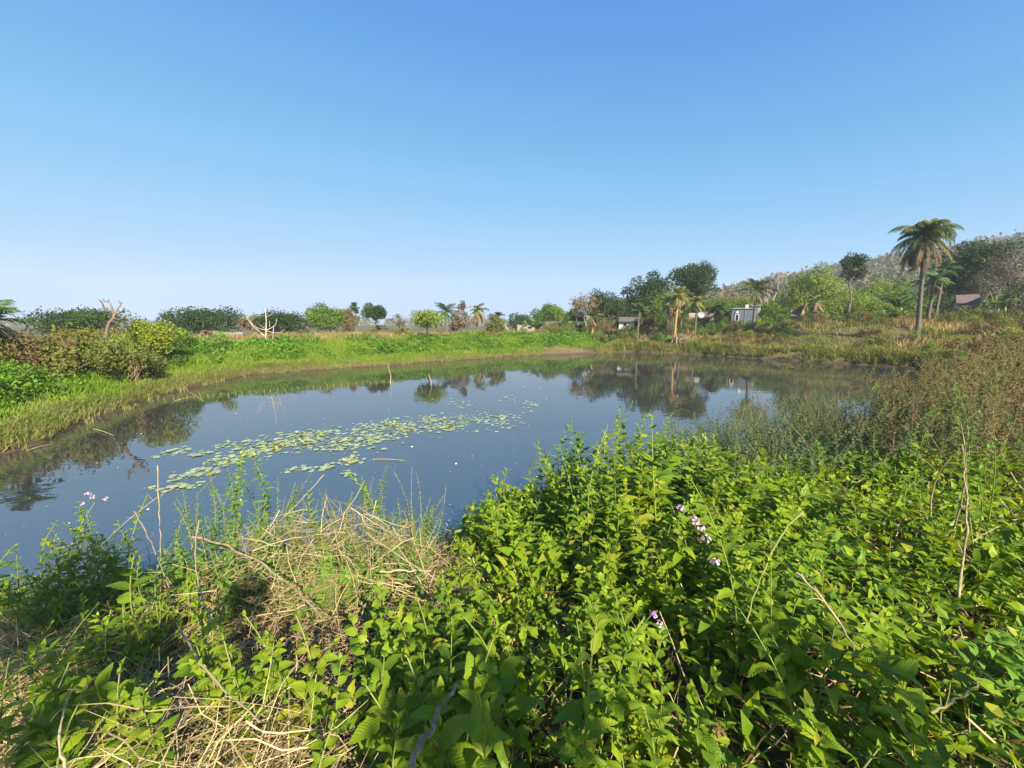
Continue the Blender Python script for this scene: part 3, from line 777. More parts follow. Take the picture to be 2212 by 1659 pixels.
def build_trees():
    T = make_tree
    # left horizon
    T('broad_tree', 'hazy dark green tree behind the dead tree on the left', 195, 668, 42, 190, 'tree_dark', 1, .12, 4200, .3, 18, 'dome')
    T('broad_tree', 'dense dark domed tree, leftmost big tree beyond the bank', 445, 662, 48, 150, 'tree_dark', 2, .08, 5000, .3, 20, 'dome')
    T('bare_tree', 'thin brown leafed tree right of the dense domed tree', 535, 680, 44, 44, 'tree_brown', 3, .3, 900, .22, 8, 'round')
    T('broad_tree', 'dark green tree behind the pale bare tree', 605, 670, 46, 110, 'tree_dark', 4, .1, 4000, .27, 16, 'dome')
    T('broad_tree', 'bushy bright and dark green tree left of the browned tree', 708, 656, 48, 92, 'tree_mid', 5, .08, 4600, .27, 18, 'round')
    T('browned_tree', 'narrow browned tree with dry leaves between two green trees', 757, 668, 45, 40, 'tree_brown', 6, .15, 2200, .24, 12, 'tall')
    T('open_tree', 'rounded dark tree with a bare trunk showing below', 806, 655, 47, 58, 'tree_dark', 7, .52, 2600, .25, 12, 'round', 'bark_pale')
    T('thin_tree', 'sparse grey twiggy tree near the fan palm', 862, 678, 50, 26, 'tree_grey', 8, .3, 350, .2, 6)
    T('feathery_tree', 'pale green feathery tree with white trunk on the bank', 922, 672, 36, 84, 'tree_light', 9, .42, 2600, .2, 14, 'flat', 'bark_pale')
    T('dry_tree', 'pale dry tree between the coconut palm and the brown palm', 998, 650, 46, 34, 'tree_grey', 10, .22, 1100, .22, 10, 'tall')
    T('dry_tree', 'olive dry tree in front of the coconut palm', 985, 672, 45, 44, 'tree_brown', 11, .15, 900, .22, 8)
    T('bushy_tree', 'olive bushy tree under the small palm', 1068, 678, 44, 52, 'scrub_olive', 12, .1, 1800, .22, 10, 'dome')
    T('broad_tree', 'far hazy low tree right of the olive bushy tree', 1122, 677, 85, 54, 'tree_dark', 13, .05, 2200, .42, 12, 'dome')
    T('broad_tree', 'twin domed green tree behind the thatched huts', 1186, 658, 66, 76, 'tree_mid', 14, .1, 4200, .34, 14, 'dome')
    bare_tree('bare_tree', 'tall bare twiggy tree group left of a dark round tree', 1262, 636, 50, 3, 4, 'bark_pale', 1, .35, .6, twig=1500, twigmat='tree_brown')
    T('broad_tree', 'dark round tree right of the bare twiggy trees', 1306, 628, 54, 100, 'tree_dark', 15, .06, 5200, .29, 18, 'dome')
    T('big_tree', 'big ragged green tree left of the tallest crown', 1392, 586, 56, 108, 'tree_dark', 16, .12, 6500, .33, 20, 'round', lobe_r=.29, hollow=.5)
    T('big_tree', 'tallest dark tree standing behind the palm cluster', 1490, 569, 60, 118, 'tree_dark', 17, .36, 6500, .34, 20, 'round', lobe_r=.29, hollow=.5)
    T('bushy_tree', 'bright green leafy tree low between the two big trees', 1430, 632, 54, 120, 'tree_mid', 18, .05, 3600, .28, 14, 'dome')
    T('bushy_tree', 'olive low tree behind the cream house', 1512, 645, 56, 100, 'tree_mid', 47, .08, 2600, .28, 12, 'dome')
    T('low_wood_tree', 'olive brown low tree behind the blue grey house', 1575, 628, 75, 80, 'tree_brown', 19, .1, 2600, .36, 14, 'dome')
    T('low_wood_tree', 'olive brown low tree right of the tallest crown', 1545, 634, 78, 70, 'tree_light', 48, .1, 2200, .36, 12, 'dome')
    bare_tree('bare_tree', 'tall leafless pale tree against the hill', 1668, 570, 52, 2, 5, 'bark_pale', 3, .42, 1.0)
    T('bushy_tree', 'bright green bush tree beside the blue grey house', 1668, 646, 50, 66, 'tree_mid', 20, .03, 2600, .25, 12, 'dome')
    T('broad_tree', 'broad light green tree right of the leafless pale tree', 1768, 573, 52, 112, 'tree_light', 21, .06, 6200, .3, 20, 'dome', lobe_r=.34)
    T('tall_tree', 'tall thin tree with a small dark crown on bare trunk', 1849, 545, 44, 52, 'tree_dark', 22, .62, 1500, .24, 10, 'round', 'bark', trk=.4)
    T('bushy_tree', 'light green bushy tree below the tall thin tree', 1862, 624, 47, 90, 'tree_light', 23, .04, 3600, .26, 14, 'dome')
    T('bushy_tree', 'yellow green bushy tree left of the banana clump', 1905, 602, 56, 84, 'tree_light', 24, .05, 3600, .3, 14, 'dome')
    T('broad_tree', 'bright green tree behind the tallest palm', 1945, 596, 60, 90, 'tree_mid', 25, .05, 3000, .32, 14, 'dome')
    T('broad_tree', 'big dark spreading tree at the right edge', 2130, 522, 46, 150, 'tree_dark', 26, .12, 6800, .3, 22, 'flat', lobe_r=.34)
    T('broad_tree', 'dark green tree behind the white walled hut', 2065, 580, 52, 90, 'tree_dark', 27, .06, 3600, .3, 14, 'dome')
    T('twiggy_tree', 'grey brown twiggy tree in front of dark spreading tree', 2175, 540, 42, 90, 'tree_grey', 28, .2, 2400, .2, 14, 'dome', 'bark', trk=.45)
    T('broad_tree', 'dark green tree at the right picture border', 2240, 560, 44, 90, 'tree_dark', 29, .05, 3600, .28, 14, 'dome')
    for k_, (x_, t_, Y_, w_, m_, lab_) in enumerate(((1600, 640, 58, 96, 'tree_light', 'pale olive tree directly behind the blue grey house'), (1706, 636, 57, 90, 'tree_mid', 'green tree behind the dark hut'), (1726, 608, 64, 100, 'scrub_olive', 'olive tree left of the broad light tree'),
            (1818, 604, 60, 100, 'tree_light', 'light tree between the broad light tree and the tall thin tree'), (1888, 632, 50, 92, 'tree_mid', 'green tree right of the tall thin tree'), (1984, 612, 58, 100, 'tree_light', 'light tree right behind the tallest palm'),
            (2044, 600, 60, 110, 'tree_mid', 'green tree behind the two slim palms'), (1560, 648, 53, 70, 'tree_mid', 'low green tree between cream house and blue grey house'), (1642, 626, 68, 100, 'tree_brown', 'brownish tree behind the date palm'),
            (1350, 640, 57, 80, 'tree_dark', 'dark tree behind the turquoise house'), (2095, 610, 50, 90, 'tree_mid', 'green tree behind the whitewashed hut roof'), (1800, 648, 48, 90, 'tree_light', 'low pale green tree right of the trimmed palm stump'), (1238, 668, 58, 60, 'tree_mid', 'low green tree behind the second banana clump'))):
        T('bushy_tree', lab_, x_, t_, Y_, w_, m_, 60 + k_, .04, 3200, .27, 14, 'dome')
    # yellow green bush and pale bare tree on the left bank
    T('bright_bush', 'yellow green leafy bush on the left bank crest', 332, 692, 19.5, 104, 'tree_yellow', 30, .12, 2600, .15, 14, 'dome', cat='bush')

    # palms
    palm('tallest palm, shaggy drooping crown, grey trunk, at right', 2000, 478, 31, None, 2.6, 64, 'frond', 30, .135, 'palm_bark', 1, 2.5, at(2000, 478, 31)[0] - at(1988, 690, 31)[0], leaflet=.46, skirt=1.05, e_hi=1.4, e_lo=-1.15, crown_drop=.46, hang=.75, nleaf=34)
    palm('orange trunked palm rising beside the branch heap', 1467, 617, 43, None, 1.7, 22, 'frond_yellow', 9, .13, 'palm_bark_orange', 2, 1.5, .15, skirt=.7)
    palm('slim yellow palm left of the orange trunked palm', 1446, 634, 45.5, None, 1.5, 18, 'frond_yellow', 10, .1, 'palm_bark', 3, 1.6)
    palm('short yellow palm with hanging dead fronds in the palm cluster', 1457, 650, 46, None, 1.3, 14, 'frond_yellow', 12, .1, 'palm_bark', 4, 1.6)
    palm('slim palm just behind the orange trunked palm', 1476, 628, 46, None, 1.4, 16, 'frond_yellow', 6, .1, 'palm_bark', 5, 1.5)
    palm('slim palm in front of the cream house', 1507, 637, 45, None, 1.3, 16, 'frond_yellow', 6, .1, 'palm_bark', 6, 1.6)
    palm('small drooping dark palm left of the blue grey house', 1550, 654, 46, None, 1.3, 18, 'frond', 4, .1, 'palm_bark', 7, 2.2)
    palm('slender palm standing before the ragged big tree', 1381, 655, 44, None, 1.3, 18, 'frond', 0, .09, 'palm_bark', 8, 1.4)
    palm('date palm in front of the blue grey house', 1637, 603, 42, None, 1.9, 30, 'frond', 8, .14, 'palm_bark', 9, 1.6, skirt=.7)
    palm('trimmed palm stump with hanging dead skirt', 1765, 636, 42, None, 1.0, 5, 'frond_yellow', 16, .14, 'palm_bark', 10, 1.2, skirt=1.2, e_lo=.6)
    palm('short palm right of the tallest palm', 2022, 585, 36, None, 1.5, 20, 'frond_blue', 4, .12, 'palm_bark', 11, 1.6)
    palm('slim palm, second right of the tallest palm', 2042, 560, 38, None, 1.5, 20, 'frond_blue', 0, .12, 'palm_bark', 12, 1.5)
    palm('coconut palm with feathery upright fronds at centre left', 962, 652, 52, None, 2.2, 24, 'frond_blue', 2, .14, 'palm_bark', 13, 1.5, leaflet=.5, e_hi=1.5)
    palm('brown palm with a full skirt of dead fronds', 1031, 654, 50, None, 1.6, 20, 'frond_yellow', 30, .12, 'palm_bark', 14, 2.0, skirt=1.1)
    palm('small palm right of the brown skirted palm', 1074, 672, 52, None, 1.5, 20, 'frond', 4, .12, 'palm_bark', 15, 2.0)
    palm('short weeping palm on the dry grass bank', 870, 708, 40, None, 1.5, 22, 'frond_yellow', 14, .13, 'palm_bark', 16, 2.2, skirt=.9)
    palm('small palm over the dry grass, left of the weeping palm', 815, 700, 43, None, 1.2, 16, 'frond', 5, .1, 'palm_bark', 26, 2.0)
    palm('brown drooping palm at the bank left of the dark tree', 448, 712, 40, None, 1.2, 14, 'frond_dead', 8, .1, 'palm_bark', 17, 2.0)
    palm('palm before the bare twiggy tree group', 1281, 672, 47, None, 1.3, 18, 'frond', 3, .11, 'palm_bark_orange', 18, 1.5)
    palm('tall fan headed palm above the browned tree', 766, 655, 60, None, .95, 30, 'frond_blue', 0, .14, 'palm_bark', 19, .5, nleaf=14, leaflet=.5, lw=.06, e_hi=1.5, e_lo=-1.0, crown_drop=.75, hang=.0)
    palm('palm fronds entering at the left picture edge', -22, 668, 13.5, None, 1.25, 18, 'frond_blue', 4, .12, 'palm_bark', 20, 1.5, leaflet=.34, lw=.03, crown_drop=.35)
    palm('low feathery young palm in the far bank scrub', 1495, 0, 41, None, .9, 12, 'frond', 0, .1, 'palm_bark', 21, 1.2, trunkH=.25)
    palm('low young palm among brown scrub on the far bank', 1343, 0, 45, None, 1.2, 14, 'frond', 0, .1, 'palm_bark', 22, 1.2, trunkH=.3)

    banana('banana clump beside the open thatched hut', 1156, 683, 50, 1, 3, 1.7)
    banana('banana clump right of the dark roofed hut', 1236, 690, 50, 2, 4, 1.5)
    banana('dark banana clump left of the tallest palm', 1948, 628, 37, 3, 5, 1.6)
    banana('banana plant by the hut at the right edge', 2165, 626, 36, 4, 3, 1.4)
    banana('banana plant left of the blue grey house', 1600, 655, 54, 5, 2, 1.3)
build_trees()

def branch_from_px(acc, pts, Y, r0, r1, sides=7, dy=None, n=5):
    P = []
    for i, (x, y) in enumerate(pts):
        P.append(at(x, y, Y + (dy[i] if dy else 0)))
    P = np.array(P)
    # smooth
    t = np.linspace(0, len(P) - 1, (len(P) - 1) * n + 1)
    Q = np.stack([np.interp(t, np.arange(len(P)), P[:, k]) for k in range(3)], 1)
    Q[1:-1] = (Q[:-2] + Q[1:-1] * 2 + Q[2:]) / 4
    tube(acc, Q, np.linspace(r0, r1, len(Q)), sides)
    return Q
def z1(p): return (p[0] * .248, 603.5 + p[1] * .248)       # places read off an enlarged view of the photograph
def build_bank_trees():
    # dead, twisted tree on the left bank
    Y = 17.3
    b = at(*z1((935, 470)), Y); gz = float(ground(b[0], Y))
    root = thing('dead_tree', 'twisted leafless dead tree with forked stubs on the left bank', 'tree', (b[0], Y, gz))
    inv = np.array([b[0], Y, gz])
    def piece(name, pts, r0, r1, dy=None):
        a = Acc()
        branch_from_px(a, [z1(p) for p in pts], Y, r0 * .36, r1 * .40, 8, dy)
        a.V = [v - inv for v in a.V]
        return link(name, a.mesh(name, MAT['bark_dead'], True), root)
    piece('trunk', [(930, 640), (925, 560), (932, 430), (950, 380), (988, 345), (995, 300)], .19, .15)
    piece('branch', [(997, 320), (980, 260), (955, 200), (900, 185)], .12, .07, [0, .1, .2, .3])
    piece('branch', [(900, 190), (895, 165)], .05, .03, [.3, .3])
    piece('branch', [(945, 195), (948, 165)], .05, .025, [.2, .2])
    piece('branch', [(990, 300), (940, 275), (905, 245), (890, 205), (865, 178)], .12, .05, [0, -.2, -.3, -.4, -.5])
    piece('branch', [(905, 250), (880, 255), (868, 268)], .06, .04, [-.3, -.4, -.4])
    piece('branch', [(1000, 310), (1025, 255), (1050, 225), (1045, 200), (1030, 190)], .1, .04, [0, .2, .3, .3, .3])
    piece('branch', [(1050, 220), (1068, 200)], .05, .03, [.3, .3])
    piece('branch', [(1000, 315), (1045, 290), (1075, 272), (1080, 245)], .1, .045, [0, -.2, -.3, -.4])
    piece('branch', [(1075, 275), (1092, 270), (1088, 250)], .04, .025, [-.3, -.35, -.35])
    piece('branch', [(985, 345), (1060, 350), (1095, 330)], .11, .05, [0, -.4, -.6])
    piece('branch', [(985, 350), (940, 325)], .07, .04, [0, .4])
    piece('branch', [(975, 360), (1020, 375), (1035, 385)], .08, .05, [0, -.4, -.5])
    # pale bare tree
    z2 = lambda p: (439 + p[0] * .1984, 603.5 + p[1] * .1984)
    Y = 27.5
    b = at(*z2((740, 800)), Y); gz = float(ground(b[0], Y)); inv = np.array([b[0], Y, gz])
    root = thing('bare_tree', 'pale bare tree with upswept branches on the green bank', 'tree', (b[0], Y, gz))
    def piece(name, pts, r0, r1, dy=None):
        a = Acc()
        branch_from_px(a, [z2(p) for p in pts], Y, r0 * .55, r1 * .55, 7, dy)
        a.V = [v - inv for v in a.V]
        return link(name, a.mesh(name, MAT['bark_pale'], True), root)
    piece('trunk', [(730, 830), (700, 720), (678, 640), (685, 560), (685, 420), (678, 340), (672, 290)], .11, .04, [0] * 7)
    piece('branch', [(670, 620), (600, 555), (540, 510), (490, 440), (462, 390)], .065, .03, [0, .2, .3, .4, .4])
    piece('branch', [(685, 555), (610, 535), (540, 500), (510, 440)], .05, .02, [0, -.2, -.4, -.5])
    piece('branch', [(690, 560), (760, 580), (840, 585), (880, 550)], .055, .02, [0, -.2, -.3, -.3])
    piece('branch', [(690, 550), (740, 530), (790, 490), (802, 425)], .05, .02, [0, .3, .5, .5])
    piece('branch', [(688, 410), (740, 385), (775, 350)], .05, .018, [0, -.2, -.3])
    piece('branch', [(725, 520), (720, 450)], .035, .02, [.2, .2])
    piece('branch', [(680, 540), (605, 490)], .04, .02, [0, -.3])
    piece('branch', [(680, 400), (610, 395)], .025, .012, [0, .3])
    piece('stem', [(765, 820), (760, 720), (758, 640), (762, 560), (770, 500)], .06, .025, [-.2, -.2, 0, .2, .3])
    piece('stem', [(755, 800), (720, 690), (700, 620)], .04, .02, [-.2, 0, .1])
build_bank_trees()

# far wood on the hill and along the horizon
def build_far_wood():
    rng = np.random.default_rng(77)
    a = Acc()
    N = 1500
    x = rng.uniform(50, 330, N * 6); y = rng.uniform(80, 330, N * 6)
    h = hill_h(x, y)
    k = (h > 3) & (x / y > .42) & (x / y < 1.75)
    x, y, h = x[k][:N], y[k][:N], h[k][:N]
    r = rng.uniform(2.2, 5.2, len(x)) * rng.choice([.8, 1, 1, 1.25], len(x))
    gz = ground(x, y)
    per = 80
    N = len(x)
    dr = rdir(rng, N * per); dr[:, 2] = np.abs(dr[:, 2]) * .9 + .1 * dr[:, 2]
    i = np.repeat(np.arange(N), per)
    pos = np.stack([x[i], y[i], gz[i] + r[i] * .7], 1) + dr * r[i][:, None] * rng.uniform(.6, 1.1, (N * per, 1))
    scatter(a, DV, DF, frames(rdir(rng, N * per), norm(dr + rng.normal(size=(N * per, 3)) * .25)), pos, r[i] * rng.uniform(.24, .42, N * per))
    stuff(link('hillside_wood', a.mesh('hillside_wood', MAT['wood_far'])), 'hazy brown and green wood covering the hillside', 'wood')
    # bare twig crowns and trunks along the skyline
    a = Acc()
    N = 500
    x = rng.uniform(-480, 160, N); y = rng.uniform(200, 400, N)
    k = hill_h(x, y) < 4
    x, y = x[k], y[k]; N = len(x)
    r = rng.uniform(1.8, 3.6, N); per = 60
    gz = ground(x, y)
    dr = rdir(rng, N * per); i = np.repeat(np.arange(N), per)
    pos = np.stack([x[i], y[i], gz[i] + r[i] * 1.0], 1) + dr * r[i][:, None] * np.array([1, 1, .9]) * rng.uniform(.5, 1.1, (N * per, 1))
    scatter(a, DV, DF, frames(rdir(rng, N * per), norm(dr + rng.normal(size=(N * per, 3)) * .6)), pos, r[i] * rng.uniform(.25, .45, N * per))
    stuff(link('far_wood', a.mesh('far_wood', MAT['wood_far'])), 'hazy line of far trees along the horizon', 'wood')
build_far_wood()

# ------------------------------------------------------------------ scrub bushes of the banks
def bush_meshes(kind, leaf, n, seed, ls):
    out = []
    for v in range(n):
        rng = np.random.default_rng(5000 + seed * 10 + v)
        a, b = Acc(), Acc()
        lob = 7
        cen = np.stack([rng.normal(size=lob) * .42, rng.normal(size=lob) * .42, rng.uniform(.25, .8, lob)], 1)
        lr = rng.uniform(.22, .42, lob)
        N = 1500
        li = rng.integers(0, lob, N); d = rdir(rng, N)
        p = cen[li] + d * lr[li][:, None] * rng.uniform(.4, 1.15, (N, 1))
        p[:, 2] = np.abs(p[:, 2])
        scatter(a, DV, DF, frames(rdir(rng, N), norm(d + rng.normal(size=(N, 3)) * .6 + np.array([0, 0, .4]))), p, rng.uniform(.6, 1.35, N) * ls)
        for i in range(16):
            q = p[rng.integers(0, N)] * 1.12
            tube(b, curve((rng.normal() * .06, rng.normal() * .06, -.05), q, rng.normal(size=3) * .08, 5), np.linspace(.014, .004, 5), 4)
        out.append((a.mesh('foliage', MAT[leaf]), b.mesh('stems', MAT['stem_dry'])))
    return out
def build_scrub():
    K = {'brown': bush_meshes('brown', 'scrub_brown', 4, 1, .075), 'olive': bush_meshes('olive', 'scrub_olive', 4, 2, .078),
         'green': bush_meshes('green', 'scrub_green', 4, 3, .085), 'light': bush_meshes('light', 'tree_light', 3, 4, .078), 'dry': bush_meshes('dry', 'dry_weed', 3, 5, .07)}
    rng = np.random.default_rng(123)
    used = {}
    words = {'brown': 'brown', 'olive': 'olive', 'green': 'dark green', 'light': 'pale green', 'dry': 'dry tawny'}
    def put(x, y, kind, s, where, sz=1.0, lo=.8, hi=1.2):
        gz = float(ground(x, y))
        size = 'tall' if s * sz > hi else 'low' if s * sz < lo else 'rounded' if sz > 1 else 'wide'
        lab = '%s %s bush %s, %s' % (size, words[kind], where, where_is(x, y))
        if lab in used:
            lab = lab + (', nearer' if y < used[lab] else ', farther')
        used.setdefault(lab, y)
        o = thing('scrub_bush', lab, 'bush', (x, y, gz - .05), rng.uniform(0, 6.28), 'scrub bushes ' + where)
        o.scale = (s, s, s * sz)
        f, st = K[kind][rng.integers(0, len(K[kind]))]
        link('foliage', f, o); b = link('stems', st, o); b['kind'] = 'stuff'
    def field(N, xr, yr, dr, kinds, sr, where, keep=None, gap=.8, sz=(.8, 1.15)):
        P = []
        x, y, d = land_points(rng, 1500, xr, yr, dr, lambda X, Y, D: in_view(X, Y, 1.4) & (keep(X, Y) if keep else True))
        for i in range(len(x)):
            if len(P) >= N: break
            if all((x[i] - q[0]) ** 2 + (y[i] - q[1]) ** 2 > gap ** 2 for q in P):
                P.append((x[i], y[i]))
        for q in P:
            n = wob(q[0] * .45 + 2, q[1] * .45)
            k = kinds[int(np.clip((n * .9 + .5 + rng.normal() * .22) * len(kinds), 0, len(kinds) - 1))]
            put(q[0], q[1], k, rng.uniform(*sr), where, rng.uniform(*sz), sr[0] * .75 + sr[1] * .25, sr[0] * .3 + sr[1] * .7)
    field(46, (-38, -11), (5, 25), (3.6, 9), ['brown', 'olive', 'green', 'olive', 'light'], (.75, 1.3), 'on the left bank crest', gap=1.15)
    for (px_, Y_, k_, s_, z_) in ((206, 16.0, 'olive', 1.45, 1.3), (262, 16.2, 'olive', 1.35, 1.2), (150, 15.2, 'olive', 1.4, 1.0), (234, 16.4, 'olive', 1.4, 1.45), (90, 14.2, 'olive', 1.35, 1.05), (40, 13.6, 'brown', 1.4, 1.1), (300, 17.0, 'brown', 1.1, .9)):
        put(at(px_, 700, Y_)[0], Y_, k_, s_, 'by the dead tree', z_)
    for (px_, Y_, k_, s_, z_) in ((1496, 47.5, 'olive', 1.5, 1.0), (1524, 47.6, 'green', 1.5, 1.0), (1545, 47, 'olive', 1.4, 1.0), (1590, 43.5, 'olive', 1.4, .95), (1612, 43.2, 'light', 1.3, .9), (1350, 47.4, 'olive', 1.4, 1.0), (1372, 47.2, 'green', 1.4, .9), (2070, 38.2, 'olive', 1.5, 1.0), (2098, 38.0, 'brown', 1.6, 1.0),
                                  (1128, 46.6, 'olive', 1.2, .9), (1190, 51.2, 'olive', 1.3, .9), (1255, 50.5, 'brown', 1.3, .9), (1722, 47.5, 'olive', 1.4, .9), (1745, 47.3, 'green', 1.3, .9), (2128, 36.4, 'olive', 1.4, 1.0)):
        put(at(px_, 700, Y_)[0], Y_, k_, s_, 'close before a house wall', z_)
    field(20, (-32, -11), (5, 24), (1.9, 4.2), ['green', 'green', 'olive'], (.6, 1.0), 'on the left bank slope', gap=1.0, sz=(.7, .9))
    field(30, (-30, 4), (26, 48), (4.6, 12), ['brown', 'olive', 'dry', 'green'], (.5, .95), 'behind the far green bank', gap=1.2)
    field(56, (3, 22), (38, 58), (3.5, 14), ['olive', 'brown', 'green', 'dry', 'olive'], (.8, 1.5), 'before the village houses', gap=1.2)
    field(120, (16, 54), (24, 60), (2.6, 26), ['olive', 'brown', 'dry', 'green', 'brown', 'olive', 'light'], (.8, 1.5), 'on the right hand bank', gap=1.15)
    field(34, (14, 34), (9, 26), (2.0, 12), ['brown', 'dry', 'olive', 'brown'], (.8, 1.35), 'along the near right bank', gap=1.1)
build_scrub()

# ------------------------------------------------------------------ village houses
def part_box(name, parent, x0, x1, y0, y1, z0, z1, mat):
    a = Acc(); box(a, x0, x1, y0, y1, z0, z1)
    return link(name, a.mesh(name, MAT[mat]), parent)
def gable(name, parent, x0, x1, y0, y1, z0, z1, mat, axis='x', t=.12):
    """pitched roof slab with thickness; ridge along axis"""
    a = Acc()
    if axis == 'x':
        ym = (y0 + y1) / 2
        pr = [(y0, z0), (ym, z1), (y1, z0), (y1, z0 - t), (ym, z1 - t), (y0, z0 - t)]
        V = [(x0, p[0], p[1]) for p in pr] + [(x1, p[0], p[1]) for p in pr]
    else:
        xm = (x0 + x1) / 2
        pr = [(x0, z0), (xm, z1), (x1, z0), (x1, z0 - t), (xm, z1 - t), (x0, z0 - t)]
        V = [(p[0], y0, p[1]) for p in pr] + [(p[0], y1, p[1]) for p in pr]
    F = [(i, (i + 1) % 6, 6 + (i + 1) % 6, 6 + i) for i in range(6)]
    a.add(V, F); a.add(V, [(0, 5, 4, 1), (1, 4, 3, 2), (6, 7, 10, 11), (7, 8, 9, 10)])
    return link(name, a.mesh(name, MAT[mat]), parent)
def gable_wall(name, parent, x0, x1, y, z0, z1, mat, t=.1):
    a = Acc()
    xm = (x0 + x1) / 2
    V = [(x0, y, z0), (x1, y, z0), (xm, y, z1), (x0, y + t, z0), (x1, y + t, z0), (xm, y + t, z1)]
    a.add(V, [(0, 1, 2), (3, 5, 4)]); a.add(V, [(0, 3, 4, 1), (1, 4, 5, 2), (2, 5, 3, 0)])
    return link(name, a.mesh(name, MAT[mat]), parent)
def house(label, x0, x1, ytop, ybase, Y, name='house', rz=0.0):
    A = at(x0, ybase, Y); B = at(x1, ybase, Y); Tz = at((x0 + x1) / 2, ytop, Y)[2]
    cx = (A[0] + B[0]) / 2
    gz = min(A[2], float(ground(cx, Y)))
    rz = -math.atan2(cx, Y) * .92
    o = thing(name, label, 'house', (cx, Y, gz), rz, 'village houses beyond the pond')
    return o, (B[0] - A[0]) / 2 * math.cos(rz), Tz - gz
def opening(root, x0, x1, z0, z1, y=0.0, frame='wood', name='window', pane='dark'):
    w_ = part_box(name, root, x0, x1, y - .03, y + .02, z0, z1, pane)
    f = .07
    a = Acc()
    box(a, x0 - f, x0, y - .07, y + .03, z0 - f, z1 + f); box(a, x1, x1 + f, y - .07, y + .03, z0 - f, z1 + f)
    box(a, x0, x1, y - .068, y + .03, z1, z1 + f); box(a, x0, x1, y - .068, y + .03, z0 - f, z0)
    link('frame', a.mesh('frame', MAT[frame]), w_)
    return w_
def build_houses():
    # open thatched hut
    o, hw, H = house('grey thatched open hut beside the banana clump', 1119, 1152, 701, 722, 49, 'thatched_hut')
    part_box('wall', o, -hw * .75, hw * .75, .6, 3.0, -.2, H * .55, 'mudwall')
    gable('roof', o, -hw * 1.1, hw * 1.1, -.3, 3.6, H * .55, H, 'thatch', 'x', .2)
    part_box('door', o, -hw * .05, hw * .3, .55, .62, -.1, H * .48, 'dark')
    part_box('tarpaulin', o, hw * .45, hw * .7, .35, .42, -.1, H * .52, 'tarp')
    for k in (-1, 1): part_box('post', o, k * hw * .9 - .06, k * hw * .9 + .06, -.1, .02, -.2, H * .56, 'wood')
    o, hw, H = house('small conical thatched shed left of the open hut', 1078, 1102, 702, 722, 52, 'thatched_shed')
    part_box('wall', o, -hw * .7, hw * .7, 0, 2.2, -.2, H * .45, 'mudwall')
    gable('roof', o, -hw, hw, -.4, 2.6, H * .42, H, 'thatch_yellow', 'y', .15)
    # low dark roofed hut
    o, hw, H = house('low dark tiled hut with cream wall between banana clumps', 1178, 1214, 694, 712, 54, 'tiled_hut')
    part_box('wall', o, -hw * .9, hw * .9, 0, 4, -.3, H * .6, 'plaster_cream')
    gable('roof', o, -hw, hw, -.5, 4.5, H * .55, H, 'roof_dark', 'x')
    part_box('door', o, -hw * .1, hw * .12, -.04, .02, -.2, H * .5, 'dark')
    # cream hut behind the bare trees
    o, hw, H = house('small cream hut behind the bare twiggy trees', 1240, 1294, 694, 713, 53, 'cream_hut')
    part_box('wall', o, -hw, hw, 0, 3.5, -.3, H * .7, 'plaster_cream')
    gable('roof', o, -hw * 1.08, hw * 1.08, -.4, 4, H * .68, H, 'roof_dark', 'x')
    part_box('door', o, -hw * .35, -hw * .1, -.04, .02, -.2, H * .55, 'dark'); opening(o, hw * .3, hw * .6, H * .25, H * .5, -.005)
    # turquoise house
    o, hw, H = house('pale turquoise and white house below the ragged big tree', 1337, 1382, 684, 706, 50, 'plastered_house')
    part_box('wall', o, -hw, hw * .3, 0, 4, -.3, H * .72, 'plaster_green')
    part_box('side_wall', o, hw * .3, hw, .4, 4, -.3, H * .7, 'plaster_cream')
    gable('roof', o, -hw * 1.05, hw * 1.05, -.4, 4.4, H * .71, H, 'roof_dark', 'x')
    part_box('pillar', o, hw * .3, hw * .45, -.05, .4, -.3, H * .72, 'white')
    opening(o, -hw * .6, -hw * .25, H * .3, H * .55, -.005, 'white'); part_box('door', o, hw * .55, hw * .8, .36, .42, -.2, H * .55, 'dark')
    # cream house
    o, hw, H = house('cream stained house with dark roof and dish behind slim palms', 1487, 1540, 672, 698, 51, 'cream_house')
    part_box('wall', o, -hw, hw, 0, 5, -.4, H * .7, 'plaster_cream')
    part_box('front_block', o, -hw * 1.0 - .02, -hw * .2, -.9, -.02, -.4, H * .86, 'plaster_cream')
    gable('roof', o, -hw * .25, hw * 1.08, -.7, 5.5, H * .66, H, 'roof_dark', 'x')
    part_box('door', o, -hw * .75, -hw * .5, -.95, -.89, -.3, H * .5, 'dark'); opening(o, hw * .4, hw * .7, H * .3, H * .55, -.01, 'white')
    a = Acc(); n = 12; an = np.linspace(0, 2 * math.pi, n, endpoint=False)
    V = [(0, 0, 0)] + [(.38 * math.cos(q), -.12, .38 * math.sin(q)) for q in an]
    a.add(V, [(0, 1 + i, 1 + (i + 1) % n) for i in range(n)])
    d = link('dish', a.mesh('dish', MAT['white'], True), o, (-hw * .02, -1.05, H * .72))
    part_box('dish_arm', d, -.02, .02, -.02, .5, -.03, .02, 'concrete')
    # blue grey house
    o, hw, H = house('blue grey flat roofed house with arched window and white tank', 1580, 1634, 667, 690, 46, 'flat_roofed_house')
    part_box('wall', o, -hw, hw, 0, 5, -.4, H, 'plaster_blue')
    part_box('roof', o, -hw * 1.03, hw * 1.03, -.12, 5.1, H + .003, H + .09, 'sheet')
    w_ = opening(o, -hw * .68, -hw * .45, H * .35, H * .68, -.005, 'white')
    gable_wall('hood', w_, -hw * .72, -hw * .41, -.12, H * .76, H * .92, 'white')
    part_box('tank', o, hw * .05, hw * .28, .3, 1.0, H + .1, H + .48, 'white')
    part_box('pipe', o, hw * .04, hw * .07, -.05, -.005, -.3, H, 'concrete')
